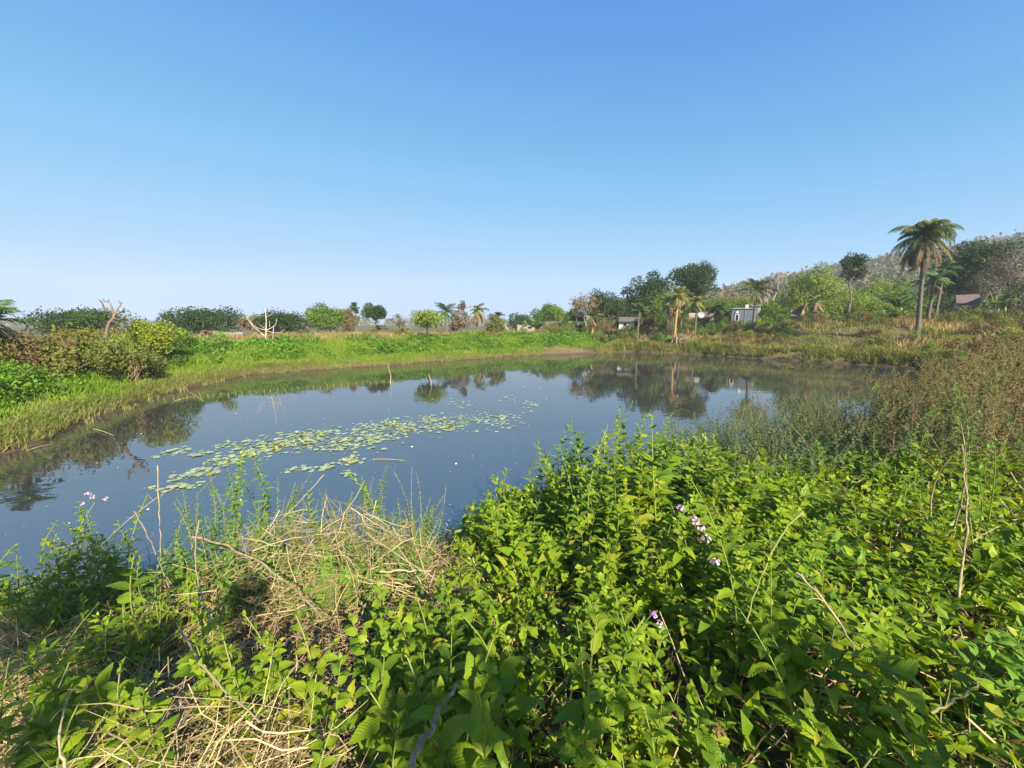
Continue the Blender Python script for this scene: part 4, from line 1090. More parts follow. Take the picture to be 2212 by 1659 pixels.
    part_box('door', o, hw * .8, hw * .96, -.04, .02, -.3, H * .62, 'dark')
    part_box('raised_wall', o, hw * .75, hw * 1.5, 5.2, 8.5, -.4, H + .5, 'concrete')
    part_box('raised_roof', o, hw * .68, hw * 1.58, 4.9, 8.8, H + .503, H + .6, 'sheet')
    # dark hut
    o, hw, H = house('dark hut with yellow thatch gable and white porch sheet', 1708, 1752, 656, 682, 50, 'dark_hut')
    part_box('wall', o, -hw, hw * .9, 0, 4, -.4, H * .5, 'mudwall')
    gable('roof', o, -hw * 1.05, hw * .1, -.4, 4.5, H * .5, H * .86, 'roof_dark', 'x')
    gable('thatch_roof', o, -hw * .02, hw * .7, -.6, 4.4, H * .56, H, 'thatch_yellow', 'y')
    gable_wall('gable', o, hw * .02, hw * .66, -.45, H * .55, H * .94, 'thatch_yellow')
    part_box('porch_roof', o, -hw * .05, hw * 1.0, -1.3, -.62, H * .5, H * .54, 'sheet')
    part_box('door', o, -hw * .6, -hw * .35, -.04, .02, -.2, H * .42, 'dark'); opening(o, hw * .3, hw * .55, H * .12, H * .36, -.005)
    # right edge huts
    o, hw, H = house('whitewashed hut with two windows under the spreading tree', 2066, 2112, 634, 668, 40, 'whitewashed_hut')
    part_box('wall', o, -hw, hw, 0, 4, -.5, H * .74, 'sheet')
    gable('roof', o, -hw * 1.08, hw * 1.08, -.4, 4.4, H * .72, H, 'roof_dark', 'x')
    opening(o, -hw * .45, -hw * .12, H * .35, H * .6, -.005, 'white'); opening(o, hw * .3, hw * .6, H * .35, H * .6, -.005, 'white')
    part_box('door', o, -hw * .85, -hw * .6, -.04, .02, -.3, H * .55, 'dark')
    o, hw, H = house('hut with conical yellow thatch near the right edge', 2118, 2148, 632, 662, 38, 'thatched_hut')
    part_box('wall', o, -hw * .8, hw * .8, 0, 2.6, -.4, H * .6, 'sheet')
    gable('roof', o, -hw * 1.1, hw * 1.1, -.4, 3, H * .55, H, 'thatch_yellow', 'y')
    part_box('door', o, -hw * .2, hw * .15, -.04, .02, -.3, H * .5, 'dark')
    # low pale wall at the left
    A = at(462, 738, 46); a = Acc()
    for k in range(4): box(a, k * .9 + .004, (k + 1) * .9 - .004, 0, .25, -.3, .42 + .05 * (k % 2))
    tag(link('low_wall', a.mesh('low_wall', MAT['concrete']), None, (A[0], 46, float(ground(A[0], 46)))), 'low pale concrete wall below the dense domed tree', 'wall')
build_houses()

def build_brush_pile():
    rng = np.random.default_rng(9)
    c = at(1466, 738, 40.6); gz = float(ground(c[0], 40.6))
    root = thing('branch_heap', 'heap of pale cut branches on the far bank', 'branch heap', (c[0], 40.6, gz))
    for i in range(34):
        a = Acc()
        an = rng.normal() * .35 + (.45 if i % 3 else 2.4)
        L = rng.uniform(.7, 1.7)
        p = np.array([rng.uniform(-.8, .8), rng.uniform(-.5, .5), rng.uniform(.05, 1.0)])
        d = np.array([math.cos(an), rng.normal() * .4, math.sin(an) * .7]) * L / 2
        tube(a, curve(p - d, p + d, rng.normal(size=3) * .15, 6), np.linspace(.06, .025, 6) * rng.uniform(.6, 1.3), 6)
        link('branch', a.mesh('branch', MAT['wood'], True), root)
    a = Acc(); tube(a, curve((-.45, -.5, -.2), (-.5, -.4, 1.35), (.05, 0, 0), 6), np.linspace(.11, .06, 6), 7)
    link('stump', a.mesh('stump', MAT['wood'], True), root)
build_brush_pile()

# ------------------------------------------------------------------ on the water: lilies, stakes, floating bits
def build_water():
    rng = np.random.default_rng(21)
    pads = []
    for v in range(6):
        n = 12
        a = Acc()
        an = np.linspace(.22, 2 * math.pi - .22, n)
        r = 1 + .06 * rng.normal(size=n)
        z = .06 * rng.normal(size=n) + .05
        V = [(0.1, 0, .02)] + [(r[i] * math.cos(an[i]), r[i] * math.sin(an[i]) * .9, z[i] * .35) for i in range(n)]
        a.add(V, [(0, 1 + i, 2 + i) for i in range(n - 1)])
        pads.append((a.mesh('leaf', MAT['lily'], True), None))
    curl = []
    for v in range(4):
        V, F, UV = leaf_shape(n=8, width=.34, serr=.0, bend=.1, fold=.5 + .3 * rng.random(), ovate=.25, wave=1.2)
        a = Acc(); a.add(V, F); curl.append(a.mesh('raised_leaf', MAT['lily_yellow'], True))
    #           px    py    rx  ry  pads raised
    clumps = [(385, 1053, 28, 4, 9, 0, 'pale lily patch, nearest and leftmost, by the leaning stem'), (395, 1028, 22, 4, 7, 0, 'small pale lily patch left of the near stems'),
              (440, 1022, 24, 5, 10, 1, 'pale lily patch behind the left slender stems'), (380, 976, 22, 4, 7, 0, 'isolated pale lily patch at far left'),
              (437, 979, 18, 3, 7, 0, 'isolated pale lily patch, second from left'), (485, 998, 26, 6, 12, 5, 'lily patch with an upright yellow tuft at left'),
              (530, 985, 30, 7, 14, 4, 'lily patch with yellowing leaves right of the left tuft'), (545, 958, 40, 6, 14, 3, 'lily patch behind the tall leaning stem'),
              (600, 965, 34, 8, 18, 9, 'dense yellow green lily patch right of leaning stem'), (655, 955, 30, 9, 18, 9, 'dense yellow lily patch at the left centre'),
              (640, 940, 30, 5, 10, 3, 'thin lily patch behind the dense yellow patch'), (694, 938, 22, 5, 10, 8, 'raised yellow lily tuft left of the middle'),
              (735, 950, 30, 8, 16, 4, 'pale lily patch in the middle of the drift'), (765, 962, 34, 7, 14, 2, 'pale lily patch, near side of the middle'),
              (790, 925, 30, 6, 14, 4, 'lily patch on the far side of the middle'), (845, 918, 32, 6, 16, 9, 'upright yellow lily tuft right of the middle'),
              (875, 930, 32, 7, 14, 7, 'yellowing lily patch, near side, right of middle'), (805, 945, 34, 7, 18, 2, 'scattered pale lily patch below the middle'),
              (935, 907, 24, 5, 12, 6, 'upright yellow lily tuft at the right'), (955, 922, 30, 5, 14, 6, 'lily patch with yellow leaves at the right'),
              (1000, 905, 34, 6, 18, 1, 'pale lily patch left of the right end'), (1068, 908, 42, 8, 26, 0, 'broad pale lily patch at the right end of the drift'),
              (755, 996, 20, 4, 8, 3, 'small lily patch with one yellow tuft on the near side'), (640, 1013, 14, 3, 5, 0, 'small lone pale lily patch near the centre'),
              (690, 1012, 22, 2, 5, 0, 'thin strip of lily pads near the centre'), (750, 1024, 10, 3, 3, 0, 'single near lily pad cluster before the bank'),
              (1090, 858, 14, 3, 6, 0, 'small far lily patch towards the far bank'), (1145, 873, 18, 3, 8, 2, 'far lily patch right of the drift'), (1000, 872, 40, 4, 8, 0, 'thin scatter of far lily pads')]
    for (x, y, rx, ry, n, nr, lab) in clumps:
        c = gp(x, y); D = c[1]
        root = thing('water_lily', lab, 'water lily', (c[0], c[1], 0), 0, 'water lilies drifting on the pond')
        kx = D / FPX; ky = D * D / (CAM_H * FPX) * 1.02
        for i in range(int(n * 5)):
            o = link('leaf', pads[rng.integers(0, 6)][0], root, (rng.normal() * rx * .85 * kx, rng.normal() * ry * 1.35 * ky, .006 + .004 * (i % 4)))
            s_ = .02 + .056 * rng.random() ** 1.7
            o.scale = (s_, s_, s_ * .6); o.rotation_euler = (rng.normal() * .04, rng.normal() * .04, rng.uniform(0, 6.28))
        for i in range(int(nr * 2.4)):
            o = link('raised_leaf', curl[rng.integers(0, 4)], root, (rng.normal() * rx * .5 * kx, rng.normal() * ry * .5 * ky, .02))
            s_ = rng.uniform(.05, .12)
            o.scale = (s_, s_, s_); o.rotation_euler = (rng.normal() * .25, -rng.uniform(.05, .7), rng.uniform(0, 6.28))
    # row of stakes
    xs = list(np.arange(327, 846, 15.2))
    for i, x in enumerate(xs):
        y = 866 - (x - 327) / 518 * 39 + rng.normal() * .8
        c = gp(x, y)
        h = .08 + .1 * (x - 327) / 518 + rng.normal() * .025
        a = Acc(); tube(a, curve((0, 0, -.4), (rng.normal() * .03, rng.normal() * .02, h), (.01, 0, 0), 4), np.linspace(.009, .006, 4), 5)
        tag(link('stake', a.mesh('stake', MAT['stake'], True), None, (c[0], c[1], 0)), 'pale stake, %s from the left, in the row crossing the water' % ordinal(i), 'stake', 'stakes in a row across the pond')
    for (x, y, top, lab, r) in ((843, 829, 788, 'tall crooked stick at the end of the stake row', .025), (930, 832, 808, 'lone stick standing right of the stake row', .022),
                                (1305, 755, 742, 'thin stick standing in the far shallows', .02), (1256, 764, 752, 'short stick by the far mud flat', .02)):
        c = gp(x, y); h = at(x, top, c[1])[2]
        a = Acc(); P = curve((0, 0, -.4), (-.1, .1, h), (.05, 0, 0), 6); P[3, 0] += .05; tube(a, P, np.linspace(r, r * .5, 6), 5)
        tag(link('stick', a.mesh('stick', MAT['stake'], True), None, (c[0], c[1], 0)), lab, 'stick')
    for (xa, ya, xb, yb, lab) in ((378, 867, 421, 858, 'yellow cane floating beside the left stakes'), (203, 928, 246, 943, 'green cane lying on water at the left bank'), (806, 994, 874, 998, 'dark stick floating beside the lilies'),
                                  (440, 868, 405, 846, 'thin cane leaning against the stake row'), (60, 975, 110, 962, 'dead branch lying at the left water edge'), (1600, 770, 1650, 771, 'pale plank floating at the far right bank')):
        A, B = gp(xa, ya), gp(xb, yb)
        m_ = (A + B) / 2
        a = Acc(); tube(a, curve((*(A - m_), .02), (*(B - m_), .03), (0, 0, .02), 6), np.linspace(.012, .006, 6), 5)
        tag(link('cane', a.mesh('cane', MAT['stem_dry' if 'dark' in lab or 'dead' in lab else 'stake'], True), None, (m_[0], m_[1], 0)), lab, 'cane')
    # scattered floating bits
    bits = []
    for v in range(4):
        a = Acc(); n = 7; an = np.linspace(0, 6.28, n, endpoint=False); r = rng.uniform(.6, 1.2, n)
        V = np.concatenate([np.stack([r * np.cos(an), r * np.sin(an) * .6, np.full(n, z)], 1) for z in (0, .25)])
        a.add(V, [tuple(range(n, 2 * n))]); a.add(V, [(i, (i + 1) % n, n + (i + 1) % n, n + i) for i in range(n)])
        bits.append(a.mesh('bit', MAT['litter']))
    spots = [(520, 1080, .03), (1060, 1050, .02), (985, 1002, .05), (1020, 985, .02), (890, 965, .05), (950, 945, .02), (305, 937, .03), (510, 893, .03), (1130, 835, .05), (1165, 838, .04), (1180, 860, .04),
             (1640, 771, .07), (1660, 772, .05), (1700, 777, .05), (1955, 792, .06), (1930, 790, .05), (1254, 764, .07), (1269, 757, .07), (1213, 765, .06), (1515, 762, .05), (255, 1010, .02), (320, 1100, .03), (150, 1130, .02), (210, 1000, .02),
             (700, 905, .03), (610, 905, .02), (840, 885, .03), (1115, 1000, .02), (1100, 1062, .02), (1160, 1030, .03)]
    for (x, y, s_) in spots:
        c = gp(x, y)
        o = tag(link('floating_litter', bits[rng.integers(0, 4)], None, (c[0], c[1], max(.002, float(ground(*c)) + .01 if float(sdist(*c)) > 0 else .002))), 'white speck of litter on the water, ' + where_is(*c).replace('below', 'in line with'), 'litter', 'white litter on the water')
        o.scale = (s_ * .6,) * 3; o.rotation_euler = (0, 0, rng.uniform(0, 6))
    a = Acc(); N = 420
    x = rng.uniform(-9, 5, N); y = 5 + 18 * rng.random(N) ** 1.4
    k = sdist(x, y) < -.3; x, y = x[k], y[k]; N = len(x)
    scatter(a, DV, DF, frames(np.stack([rng.normal(size=N), rng.normal(size=N), np.zeros(N)], 1), np.tile([0, 0, 1.0], (N, 1))), np.stack([x, y, np.full(N, .012)], 1), rng.uniform(.015, .05, N))
    stuff(link('floating_leaves', a.mesh('floating_leaves', MAT['lily'])), 'tiny scattered leaf scraps floating on the water', 'leaves')
build_water()

# ------------------------------------------------------------------ foreground: leafy shrubs, herbs, straw, sticks
def strands(acc, rng, P, rad):
    """many thin three-sided straws at once; P (N,K,3)"""
    N, K, _ = P.shape
    tg = norm(np.gradient(P, axis=1))
    ref = norm(rng.normal(size=(N, 1, 3)))
    s = norm(np.cross(tg, ref)); u = np.cross(tg, s)
    V = np.stack([P + rad[:, :, None] * (math.cos(a) * s + math.sin(a) * u) for a in (0, 2.094, 4.189)], 2).reshape(-1, 3)
    o = (np.arange(N) * K * 3)[:, None, None]; k = (np.arange(K - 1) * 3)[None, :, None]
    F = []
    for j in range(3):
        q = np.array([j, (j + 1) % 3, 3 + (j + 1) % 3, 3 + j])[None, None]
        F.append((o + k + q).reshape(-1, 4))
    acc.add(V, np.concatenate(F))
def straw_strands(rng, x, y, z, L, flat=.25, K=6, curl=.5):
    N = len(x)
    d = rdir(rng, N); d[:, 2] *= flat; d = norm(d)
    P = np.zeros((N, K, 3)); P[:, 0] = np.stack([x, y, z], 1) - d * (L / 2)[:, None]
    dd = d
    for k in range(1, K):
        dd = norm(dd + rng.normal(size=(N, 3)) * curl * .25 + np.array([0, 0, -.02]))
        P[:, k] = P[:, k - 1] + dd * (L / (K - 1))[:, None]
    return P

def leafy_stem(rng, base, tip, r, node=.055, leafL=.075, start=.3, bend=.08):
    """a stem with opposite leaf pairs; returns path points, radii, leaf positions, directions, normals, lengths"""
    base = np.asarray(base, float); tip = np.asarray(tip, float)
    L = np.linalg.norm(tip - base)
    n = 9
    P = curve(base, tip, rng.normal(size=3) * L * bend * np.array([1, 1, .2]) + np.array([0, 0, L * .06]), n)
    m = max(3, int(L * (1 - start) / node))
    t = start + (1 - start) * (np.arange(m) + .5) / m
    tt = t * (n - 1)
    Q = np.stack([np.interp(tt, np.arange(n), P[:, k]) for k in range(3)], 1)
    tg = norm(np.gradient(P, axis=0)); TG = norm(np.stack([np.interp(tt, np.arange(n), tg[:, k]) for k in range(3)], 1))
    pos, dr, nr, ln = [], [], [], []
    a0 = rng.uniform(0, 6.28)
    for i in range(m):
        u = norm(np.cross(TG[i], [.3, .2, 1.0])); v = np.cross(TG[i], u)
        a = a0 + (math.pi / 2) * i + rng.normal() * .25
        for sgn in (1, -1):
            side = sgn * (math.cos(a) * u + math.sin(a) * v)
            lift = .45 + .75 * t[i] ** 4
            d = norm(side + TG[i] * lift + np.array([0, 0, -.12]) + rng.normal(size=3) * .14)
            nm = norm(TG[i] * .9 - side * .35 + np.array([.12, -.25, .8]) + rng.normal(size=3) * .2)
            pos.append(Q[i] + side * r * .8); dr.append(d); nr.append(nm)
            ln.append(leafL * rng.uniform(.55, 1.28) * (1 - .62 * max(0, t[i] - .72) / .28))
    # a pair of small upright leaves at the tip
    for sgn in (1, -1):
        u = norm(np.cross(TG[-1], [.3, .2, 1.0]))
        pos.append(P[-1]); dr.append(norm(TG[-1] + sgn * u * .35)); nr.append(norm(sgn * -u + np.array([0, -.3, .5]))); ln.append(leafL * .38)
    return P, np.linspace(r, r * .45, n), np.array(pos), np.array(dr), np.array(nr), np.array(ln)
def flower_mesh(mat, seed, n=16):
    rng = np.random.default_rng(seed)
    a = Acc(); d = rdir(rng, n); d[:, 2] = np.abs(d[:, 2]) * .8 + .1; d = norm(d)
    V = np.array([(0, -.5, 0), (.6, -.7, .15), (1, 0, .05), (.6, .7, .15), (0, .5, 0)])
    scatter(a, V, [(0, 1, 2), (0, 2, 4), (4, 2, 3)], frames(norm(np.cross(d, rng.normal(size=(n, 3)))), d), d * 1.0, np.full(n, .55))
    return a.mesh('flower', MAT[mat])
FLOWER = {'pink': flower_mesh('petal', 1), 'purple': flower_mesh('petal_purple', 2), 'dry': flower_mesh('old_leaf', 3, 26)}
def plant(name, label, cat, base, tips, detail, group, r=.004, node=.055, leafL=.075, start=.3, meshes=None, farmat='lantana_far', flowers=(), rng=None, stem_mat='stem_green', far_shape=None, bend=.08):
    base = np.asarray(base, float)
    root = thing(name, label, cat, base, 0, group)
    far = Acc(); stems = Acc()
    for tp in tips:
        off = np.array([rng.normal() * .05, rng.normal() * .05, -.04])
        P, R, pos, dr, nr, ln = leafy_stem(rng, off, np.asarray(tp, float) - base, r * rng.uniform(.8, 1.2), node, leafL, start, bend)
        if detail:
            a = Acc(); tube(a, P, R, 5); link('stem', a.mesh('stem', MAT[stem_mat], True), root)
            FR = frames(dr, nr)
            for i in range(len(pos)):
                M = Matrix([[*(FR[i][k] * ln[i]), pos[i][k]] for k in range(3)] + [[0, 0, 0, 1]])
                o = link('leaf', meshes[rng.integers(0, len(meshes))], root)
                o.matrix_local = M
        else:
            tube(stems, P, R, 4)
            scatter(far, *(far_shape or MED[rng.integers(0, 4)]), frames(dr, nr), pos, ln)
    if not detail:
        o = link('stems', stems.mesh('stems', MAT[stem_mat], True), root); o['kind'] = 'stuff'
        o = link('leaves', far.mesh('leaves', MAT[farmat], True), root); o['kind'] = 'stuff'
    for (kind, p, s_) in flowers:
        o = link('dry_flower_head' if kind == 'dry' else 'flower', FLOWER[kind], root, np.asarray(p, float) - base)
        o.scale = (s_, s_, s_); o.rotation_euler = (rng.normal() * .4, rng.normal() * .4, rng.uniform(0, 6))
    return root

def canopy_top(x, y):
    far = 1.28 + .56 * sst(.0, 1.1, x) - .34 * sst(1.5, 3.4, x)
    near = 1.6 + .12 * np.sin(x * 2.1) + .14 * sst(.5, 1.5, x)
    k = sst(1.2, 3.0, y)
    return near * (1 - k) + far * k
def place_words(x, y, z):
    """where a foreground plant shows: counted against things one can find"""
    v = np.array([x, y, z - CAM_H]); f = np.array([0, math.cos(PITCH), -math.sin(PITCH)]); u = np.array([0, math.sin(PITCH), math.cos(PITCH)])
    dpt = v @ f
    return CX + FPX * v[0] / dpt, CY - FPX * (v @ u) / dpt
def build_foreground():
    rng = np.random.default_rng(314)
    # ---- leafy thicket on the right
    step = .36
    pts = []
    yy = .55
    while yy < 4.6:
        xx = -.55 + .12 * yy
        while xx < 1.42 * yy + .7:
            pts.append((xx + rng.normal() * .1, yy + rng.normal() * .1)); xx += step * (1 + .07 * yy)
        yy += step * (1 + .05 * yy)
    pts.sort(key=lambda p: p[0] ** 2 + p[1] ** 2)
    ndet = 0
    rows = {}
    for i, (x, y) in enumerate(pts):
        if float(sdist(x, y)) < .15: continue
        gz = float(ground(x, y)); top = float(canopy_top(x, y)) + rng.normal() * .09
        h = max(.3, top - gz)
        detail = (x * x + y * y < 2.15 ** 2) and ndet < 2300
        ns = rng.integers(5, 8)
        tips = []
        for s in range(ns):
            an = rng.uniform(0, 6.28); sp = rng.uniform(.08, .3) * (h / .7) ** .5
            tips.append((x + math.cos(an) * sp, y + math.sin(an) * sp, gz + h * rng.uniform(.62, 1.08)))
        fl = []
        if rng.random() < .3:
            t = tips[0]; fl += [('dry', (t[0] + rng.normal() * .05, t[1] + rng.normal() * .05, t[2] - rng.uniform(.02, .2)), rng.uniform(.012, .022)) for _ in range(rng.integers(1, 4))]
        px, py = place_words(x, y, gz + h)
        hor = 'left' if px < 1000 else 'middle' if px < 1450 else 'right' if px < 1950 else 'far right'
        ver = 'front row' if y < 1.1 else 'second row' if y < 1.7 else 'middle rows' if y < 2.6 else 'back rows' if y < 3.5 else 'row at the water'
        key = (hor, ver); rows[key] = rows.get(key, 0) + 1
        lab = '%s leafy green shrub, %s %s of near thicket%s' % (ordinal(rows[key] - 1), hor, ver, ', dry heads' if fl else '')
        plant('leafy_shrub', lab, 'shrub', (x, y, gz), tips, detail, 'leafy shrubs of the near thicket', .0045, .05, rng.uniform(.08, .12) * (1 + .22 * sst(1, 3, y)), .2, lant_meshes if i % 4 else herb_meshes, ('lantana_far', 'lantana_far', 'lantana_yellow', 'lantana_far', 'herb')[rng.integers(0, 5)], fl, rng, far_shape=(LV, LF) if y > 2.4 else None)
        ndet += detail * ns * 16
    # tall shoots standing up against the water
    def shoot(px, py, Y, lab, leafL=.1, flowers=(), gx=None, start=.35, node=.07, r=.006, meshes=None, detail=True, name='leafy_shoot', far='herb', n=1, stem='stem_green', base_off=(0, 0), spread=.08):
        t = at(px, py, Y); b = np.array([t[0] + base_off[0], t[1] + base_off[1]])
        gz = float(ground(*b))
        tips = [t] + [t + np.array([rng.normal() * spread, rng.normal() * spread, -rng.uniform(.03, .2)]) for _ in range(n - 1)]
        return plant(name, lab, 'plant', (b[0], b[1], gz), tips, detail, None, r, node, leafL, start, meshes or lant_meshes, far, flowers, rng, stem)
    shoot(1408, 908, 2.5, 'tallest bright shoot of the thicket, standing against the water', .14, start=.45, node=.12, base_off=(.1, .0))
    shoot(1312, 922, 2.9, 'slender shoot with small leaves left of the tallest shoot', .085, start=.45, base_off=(.15, 0), node=.1)
    shoot(1238, 950, 3.0, 'leaning shoot, second left of the tallest shoot', .08, start=.45, base_off=(.25, 0), node=.1)
    shoot(1212, 972, 3.1, 'short budded shoot, third left of the tallest shoot', .06, start=.5, base_off=(.25, .0), node=.1)
    shoot(1095, 1020, 2.9, 'upright shoot at the left end of the thicket', .11, start=.4, base_off=(.05, 0), node=.1)
    shoot(1060, 1070, 2.6, 'small shoot leaning left of the thicket', .08, start=.4, base_off=(.08, 0), node=.09)
    P1 = [at(1470, 1100, 1.75), at(1500, 1125, 1.72), at(1512, 1140, 1.72), at(1525, 1165, 1.7), at(1545, 1215, 1.68)]
    shoot(1495, 1040, 1.8, 'silvery stem set with pink flower heads in the thicket', .12, start=.35, node=.09, base_off=(.12, -.12), flowers=[('pink', p, .02) for p in P1])
    shoot(1290, 1335, 1.15, 'bright rosette shoot near the bottom middle', .12, start=.3, node=.09, base_off=(-.06, -.06), n=2)
    shoot(1405, 1330, 1.3, 'shoot with purple flower heads right of the bright rosette', .09, start=.4, base_off=(.05, .02), flowers=[('purple', at(1412, 1330, 1.28), .014), ('pink', at(1424, 1348, 1.28), .012)])
    shoot(1000, 1330, 1.35, 'bright pointed shoot left of the bright rosette', .12, start=.3, node=.08, n=2, meshes=herb_meshes)
    shoot(1035, 1500, 1.0, 'bright broad leafed shoot at the bottom, left of centre', .12, start=.2, node=.07, n=3, meshes=herb_meshes, spread=.1)
    shoot(830, 1420, 1.25, 'shaded grey green shoot beside the straw', .13, start=.3, node=.1, n=2, meshes=herb_meshes)
    shoot(2075, 915, 2.6, 'tall white stemmed shoot at the right', .085, start=.6, node=.12, r=.008, stem='stem_dry', base_off=(.02, .05), n=2, spread=.2)
    shoot(2030, 885, 3.2, 'yellow green topped shoot left of the white stem', .08, start=.6, node=.1, base_off=(.15, 0))
    shoot(2150, 970, 2.4, 'leafy shoot right of the white stem', .09, start=.4, node=.08, n=3, spread=.15)
    shoot(1985, 1000, 2.9, 'leafy shoot at the foot of the brown weeds', .1, start=.4, node=.08, n=3, spread=.15)
    # ---- slender small-leaved shrubs at the water, left of the thicket
    sl = [(520, 958, 3.2, (-.35, -.1), .03, 'tall leaning slender stem among the lilies'), (838, 1000, 3.5, (-.05, -.1), .018, 'upright wand of tiny leaves, left of a pair'), (890, 1010, 3.5, (.02, -.1), .018, 'upright wand of tiny leaves, right of a pair'),
          (450, 1010, 3.3, (-.1, -.1), .02, 'slender leafy stem left of the leaning stem'), (757, 1028, 3.2, (.1, -.1), .04, 'broader leafed shoot before the pair of wands'), (580, 1040, 3.4, (0, -.1), .02, 'small slender stem right of the leaning stem'),
          (930, 1075, 3.6, (-.15, -.1), .02, 'slender spray leaning right beside the wands'), (690, 1060, 3.4, (.2, -.1), .02, 'low arching spray in the middle of the slender stems'), (395, 1060, 3.3, (.1, -.1), .02, 'low slender stem at the left of the straw heap'),
          (630, 1075, 3.3, (.05, -.1), .022, 'low slender spray above the straw heap'), (860, 1080, 3.4, (.0, -.1), .022, 'bushy slender spray below the pair of wands'), (800, 1090, 3.2, (.1, -.1), .024, 'bushy slender spray above the right end of straw'),
          (720, 1100, 3.1, (0, -.1), .026, 'dense pale spray over the straw heap'), (560, 1090, 3.2, (0, -.1), .022, 'thin pale spray left over the straw heap')]
    sl += [(600, 1130, 2.7, (0, 0), .03, 'green spray growing through the left of the straw mound'), (690, 1150, 2.6, (0, 0), .03, 'green spray growing through the middle of the straw mound'), (790, 1140, 2.7, (0, 0), .03, 'green spray growing through the right of the straw mound'),
           (850, 1180, 2.6, (0, 0), .03, 'green spray at the right foot of the straw mound'), (520, 1150, 2.7, (0, 0), .03, 'green spray at the left foot of the straw mound'), (450, 1120, 2.9, (0, 0), .028, 'green spray left behind the straw mound'),
           (900, 1150, 3.0, (0, 0), .03, 'green spray between the mound and the thicket'), (380, 1150, 2.7, (0, 0), .03, 'green spray beside the dark leafed shrubs')]
    for (px, py, Y, bo, lf, lab) in sl:
        shoot(px, py, Y, lab, lf * 2.3, start=.2, node=.03, r=.0035, name='slender_shrub', far='herb', n=9 if py > 1035 else 3, detail=False, base_off=bo, stem='stem_dry', spread=.14)
    # ---- left shrub with pink flowers
    for (px, py, Y, lab, fl) in ((205, 1085, 3.1, 'dark leafed shrub crowned with pink flowers at left', [(190, 1068, .02), (200, 1074, .018), (228, 1078, .018), (178, 1090, .016), (176, 1148, .016), (155, 1175, .014)]),
                                 (255, 1130, 2.9, 'dark leafed shrub right of the pink flowered shrub', []), (150, 1190, 2.9, 'shaded shrub below the pink flowered shrub', []), (120, 1130, 3.2, 'thin leafed shrub at the left water edge', []), (30, 1180, 3.0, 'shaded shrub at the left picture edge', [])):
        shoot(px, py, Y, lab, .075, start=.15, node=.05, name='leafy_shrub', n=7, detail=True, meshes=lant_meshes, flowers=[('pink', at(a, b, Y - .02), s_) for a, b, s_ in fl], spread=.16)
    for (px, py, Y, lab, n_, lf) in ((60, 1250, 2.6, 'shaded leafy shrub low at the left edge', 7, .07), (175, 1290, 2.3, 'leafy shrub below the shaded left shrubs', 6, .07), (110, 1350, 2.0, 'leafy shrub above the left edge herbs', 6, .075), (265, 1310, 2.1, 'leafy shrub between pink flowered shrub and straw', 6, .07),
                                     (335, 1265, 2.3, 'leafy shrub at the left end of the straw mound', 6, .065), (410, 1235, 2.4, 'leafy shrub leaning on the straw mound from the left', 5, .065), (20, 1420, 1.7, 'lowest shaded shrub at the left edge', 5, .075), (470, 1280, 2.1, 'leafy tuft before the straw mound', 4, .06)):
        shoot(px, py, Y, lab, lf, start=.12, node=.045, name='leafy_shrub', n=n_, detail=False, far='lantana_far', spread=.17)
    shoot(290, 1200, 2.2, 'bright single shoot with two broad leaves before straw', .12, start=.5, node=.09, meshes=herb_meshes)
    # ---- herbs in the straw at the left
    names = 0
    hb = [(95, 1400, 1.35), (70, 1515, 1.15), (150, 1430, 1.3), (190, 1480, 1.2), (260, 1440, 1.3), (300, 1500, 1.15), (420, 1380, 1.4), (435, 1340, 1.5), (480, 1370, 1.45), (530, 1330, 1.55),
          (640, 1330, 1.5), (720, 1390, 1.35), (760, 1340, 1.45), (850, 1330, 1.5), (720, 1560, 1.05), (790, 1480, 1.15), (880, 1420, 1.2), (860, 1560, 1.0), (930, 1590, 1.0), (950, 1250, 1.8), (900, 1290, 1.7), (820, 1270, 1.75)]
    for k, (px, py, Y) in enumerate(hb):
        side = 'at the left edge' if px < 200 else 'left of the straw middle' if px < 450 else 'in the straw middle' if px < 700 else 'between straw and thicket'
        shoot(px, py, Y, '%s soft leafed herb counted from the left, %s' % (ordinal(sorted(h[0] + h[1] * 1e-4 for h in hb).index(px + py * 1e-4)), side), rng.uniform(.07, .1), start=.15, node=.055, name='soft_herb', n=rng.integers(1, 4), detail=True, meshes=herb_meshes, spread=.08)
    # ---- small leaved bluish shrubs behind the thicket, at the right water edge
    k = 0
    for i in range(420):
        x = rng.uniform(1.6, 9.0); y = rng.uniform(4.0, 9.6)
        if float(sdist(x, y)) < -.25 or x > 1.32 * y + .5: continue
        if x < .75 * y - 2.4: continue
        gz = max(0.0, float(ground(x, y)))
        h = rng.uniform(.75, 1.3)
        if gz + h > 2.3: h = 2.3 - gz
        tips = [(x + rng.normal() * .3, y + rng.normal() * .3, gz + h * rng.uniform(.5, 1.05)) for _ in range(13)]
        dry = x > 5.2 and rng.random() < .5
        px, py = place_words(x, y, gz + h)
        plant('slender_shrub', '%s %s slender shrub behind the near thicket' % (ordinal(k), 'dry tawny' if dry else 'small leafed bluish'), 'shrub', (x, y, gz), tips, False, 'slender shrubs behind the near thicket', .0026, .027, .048 if not dry else .045, .1, None, 'dry_weed' if dry else 'small_leaf', (), rng, 'stem_dry', (LV, LF))
        k += 1
        if k >= 74: break
    # ---- tall brown weeds at the right
    k = 0
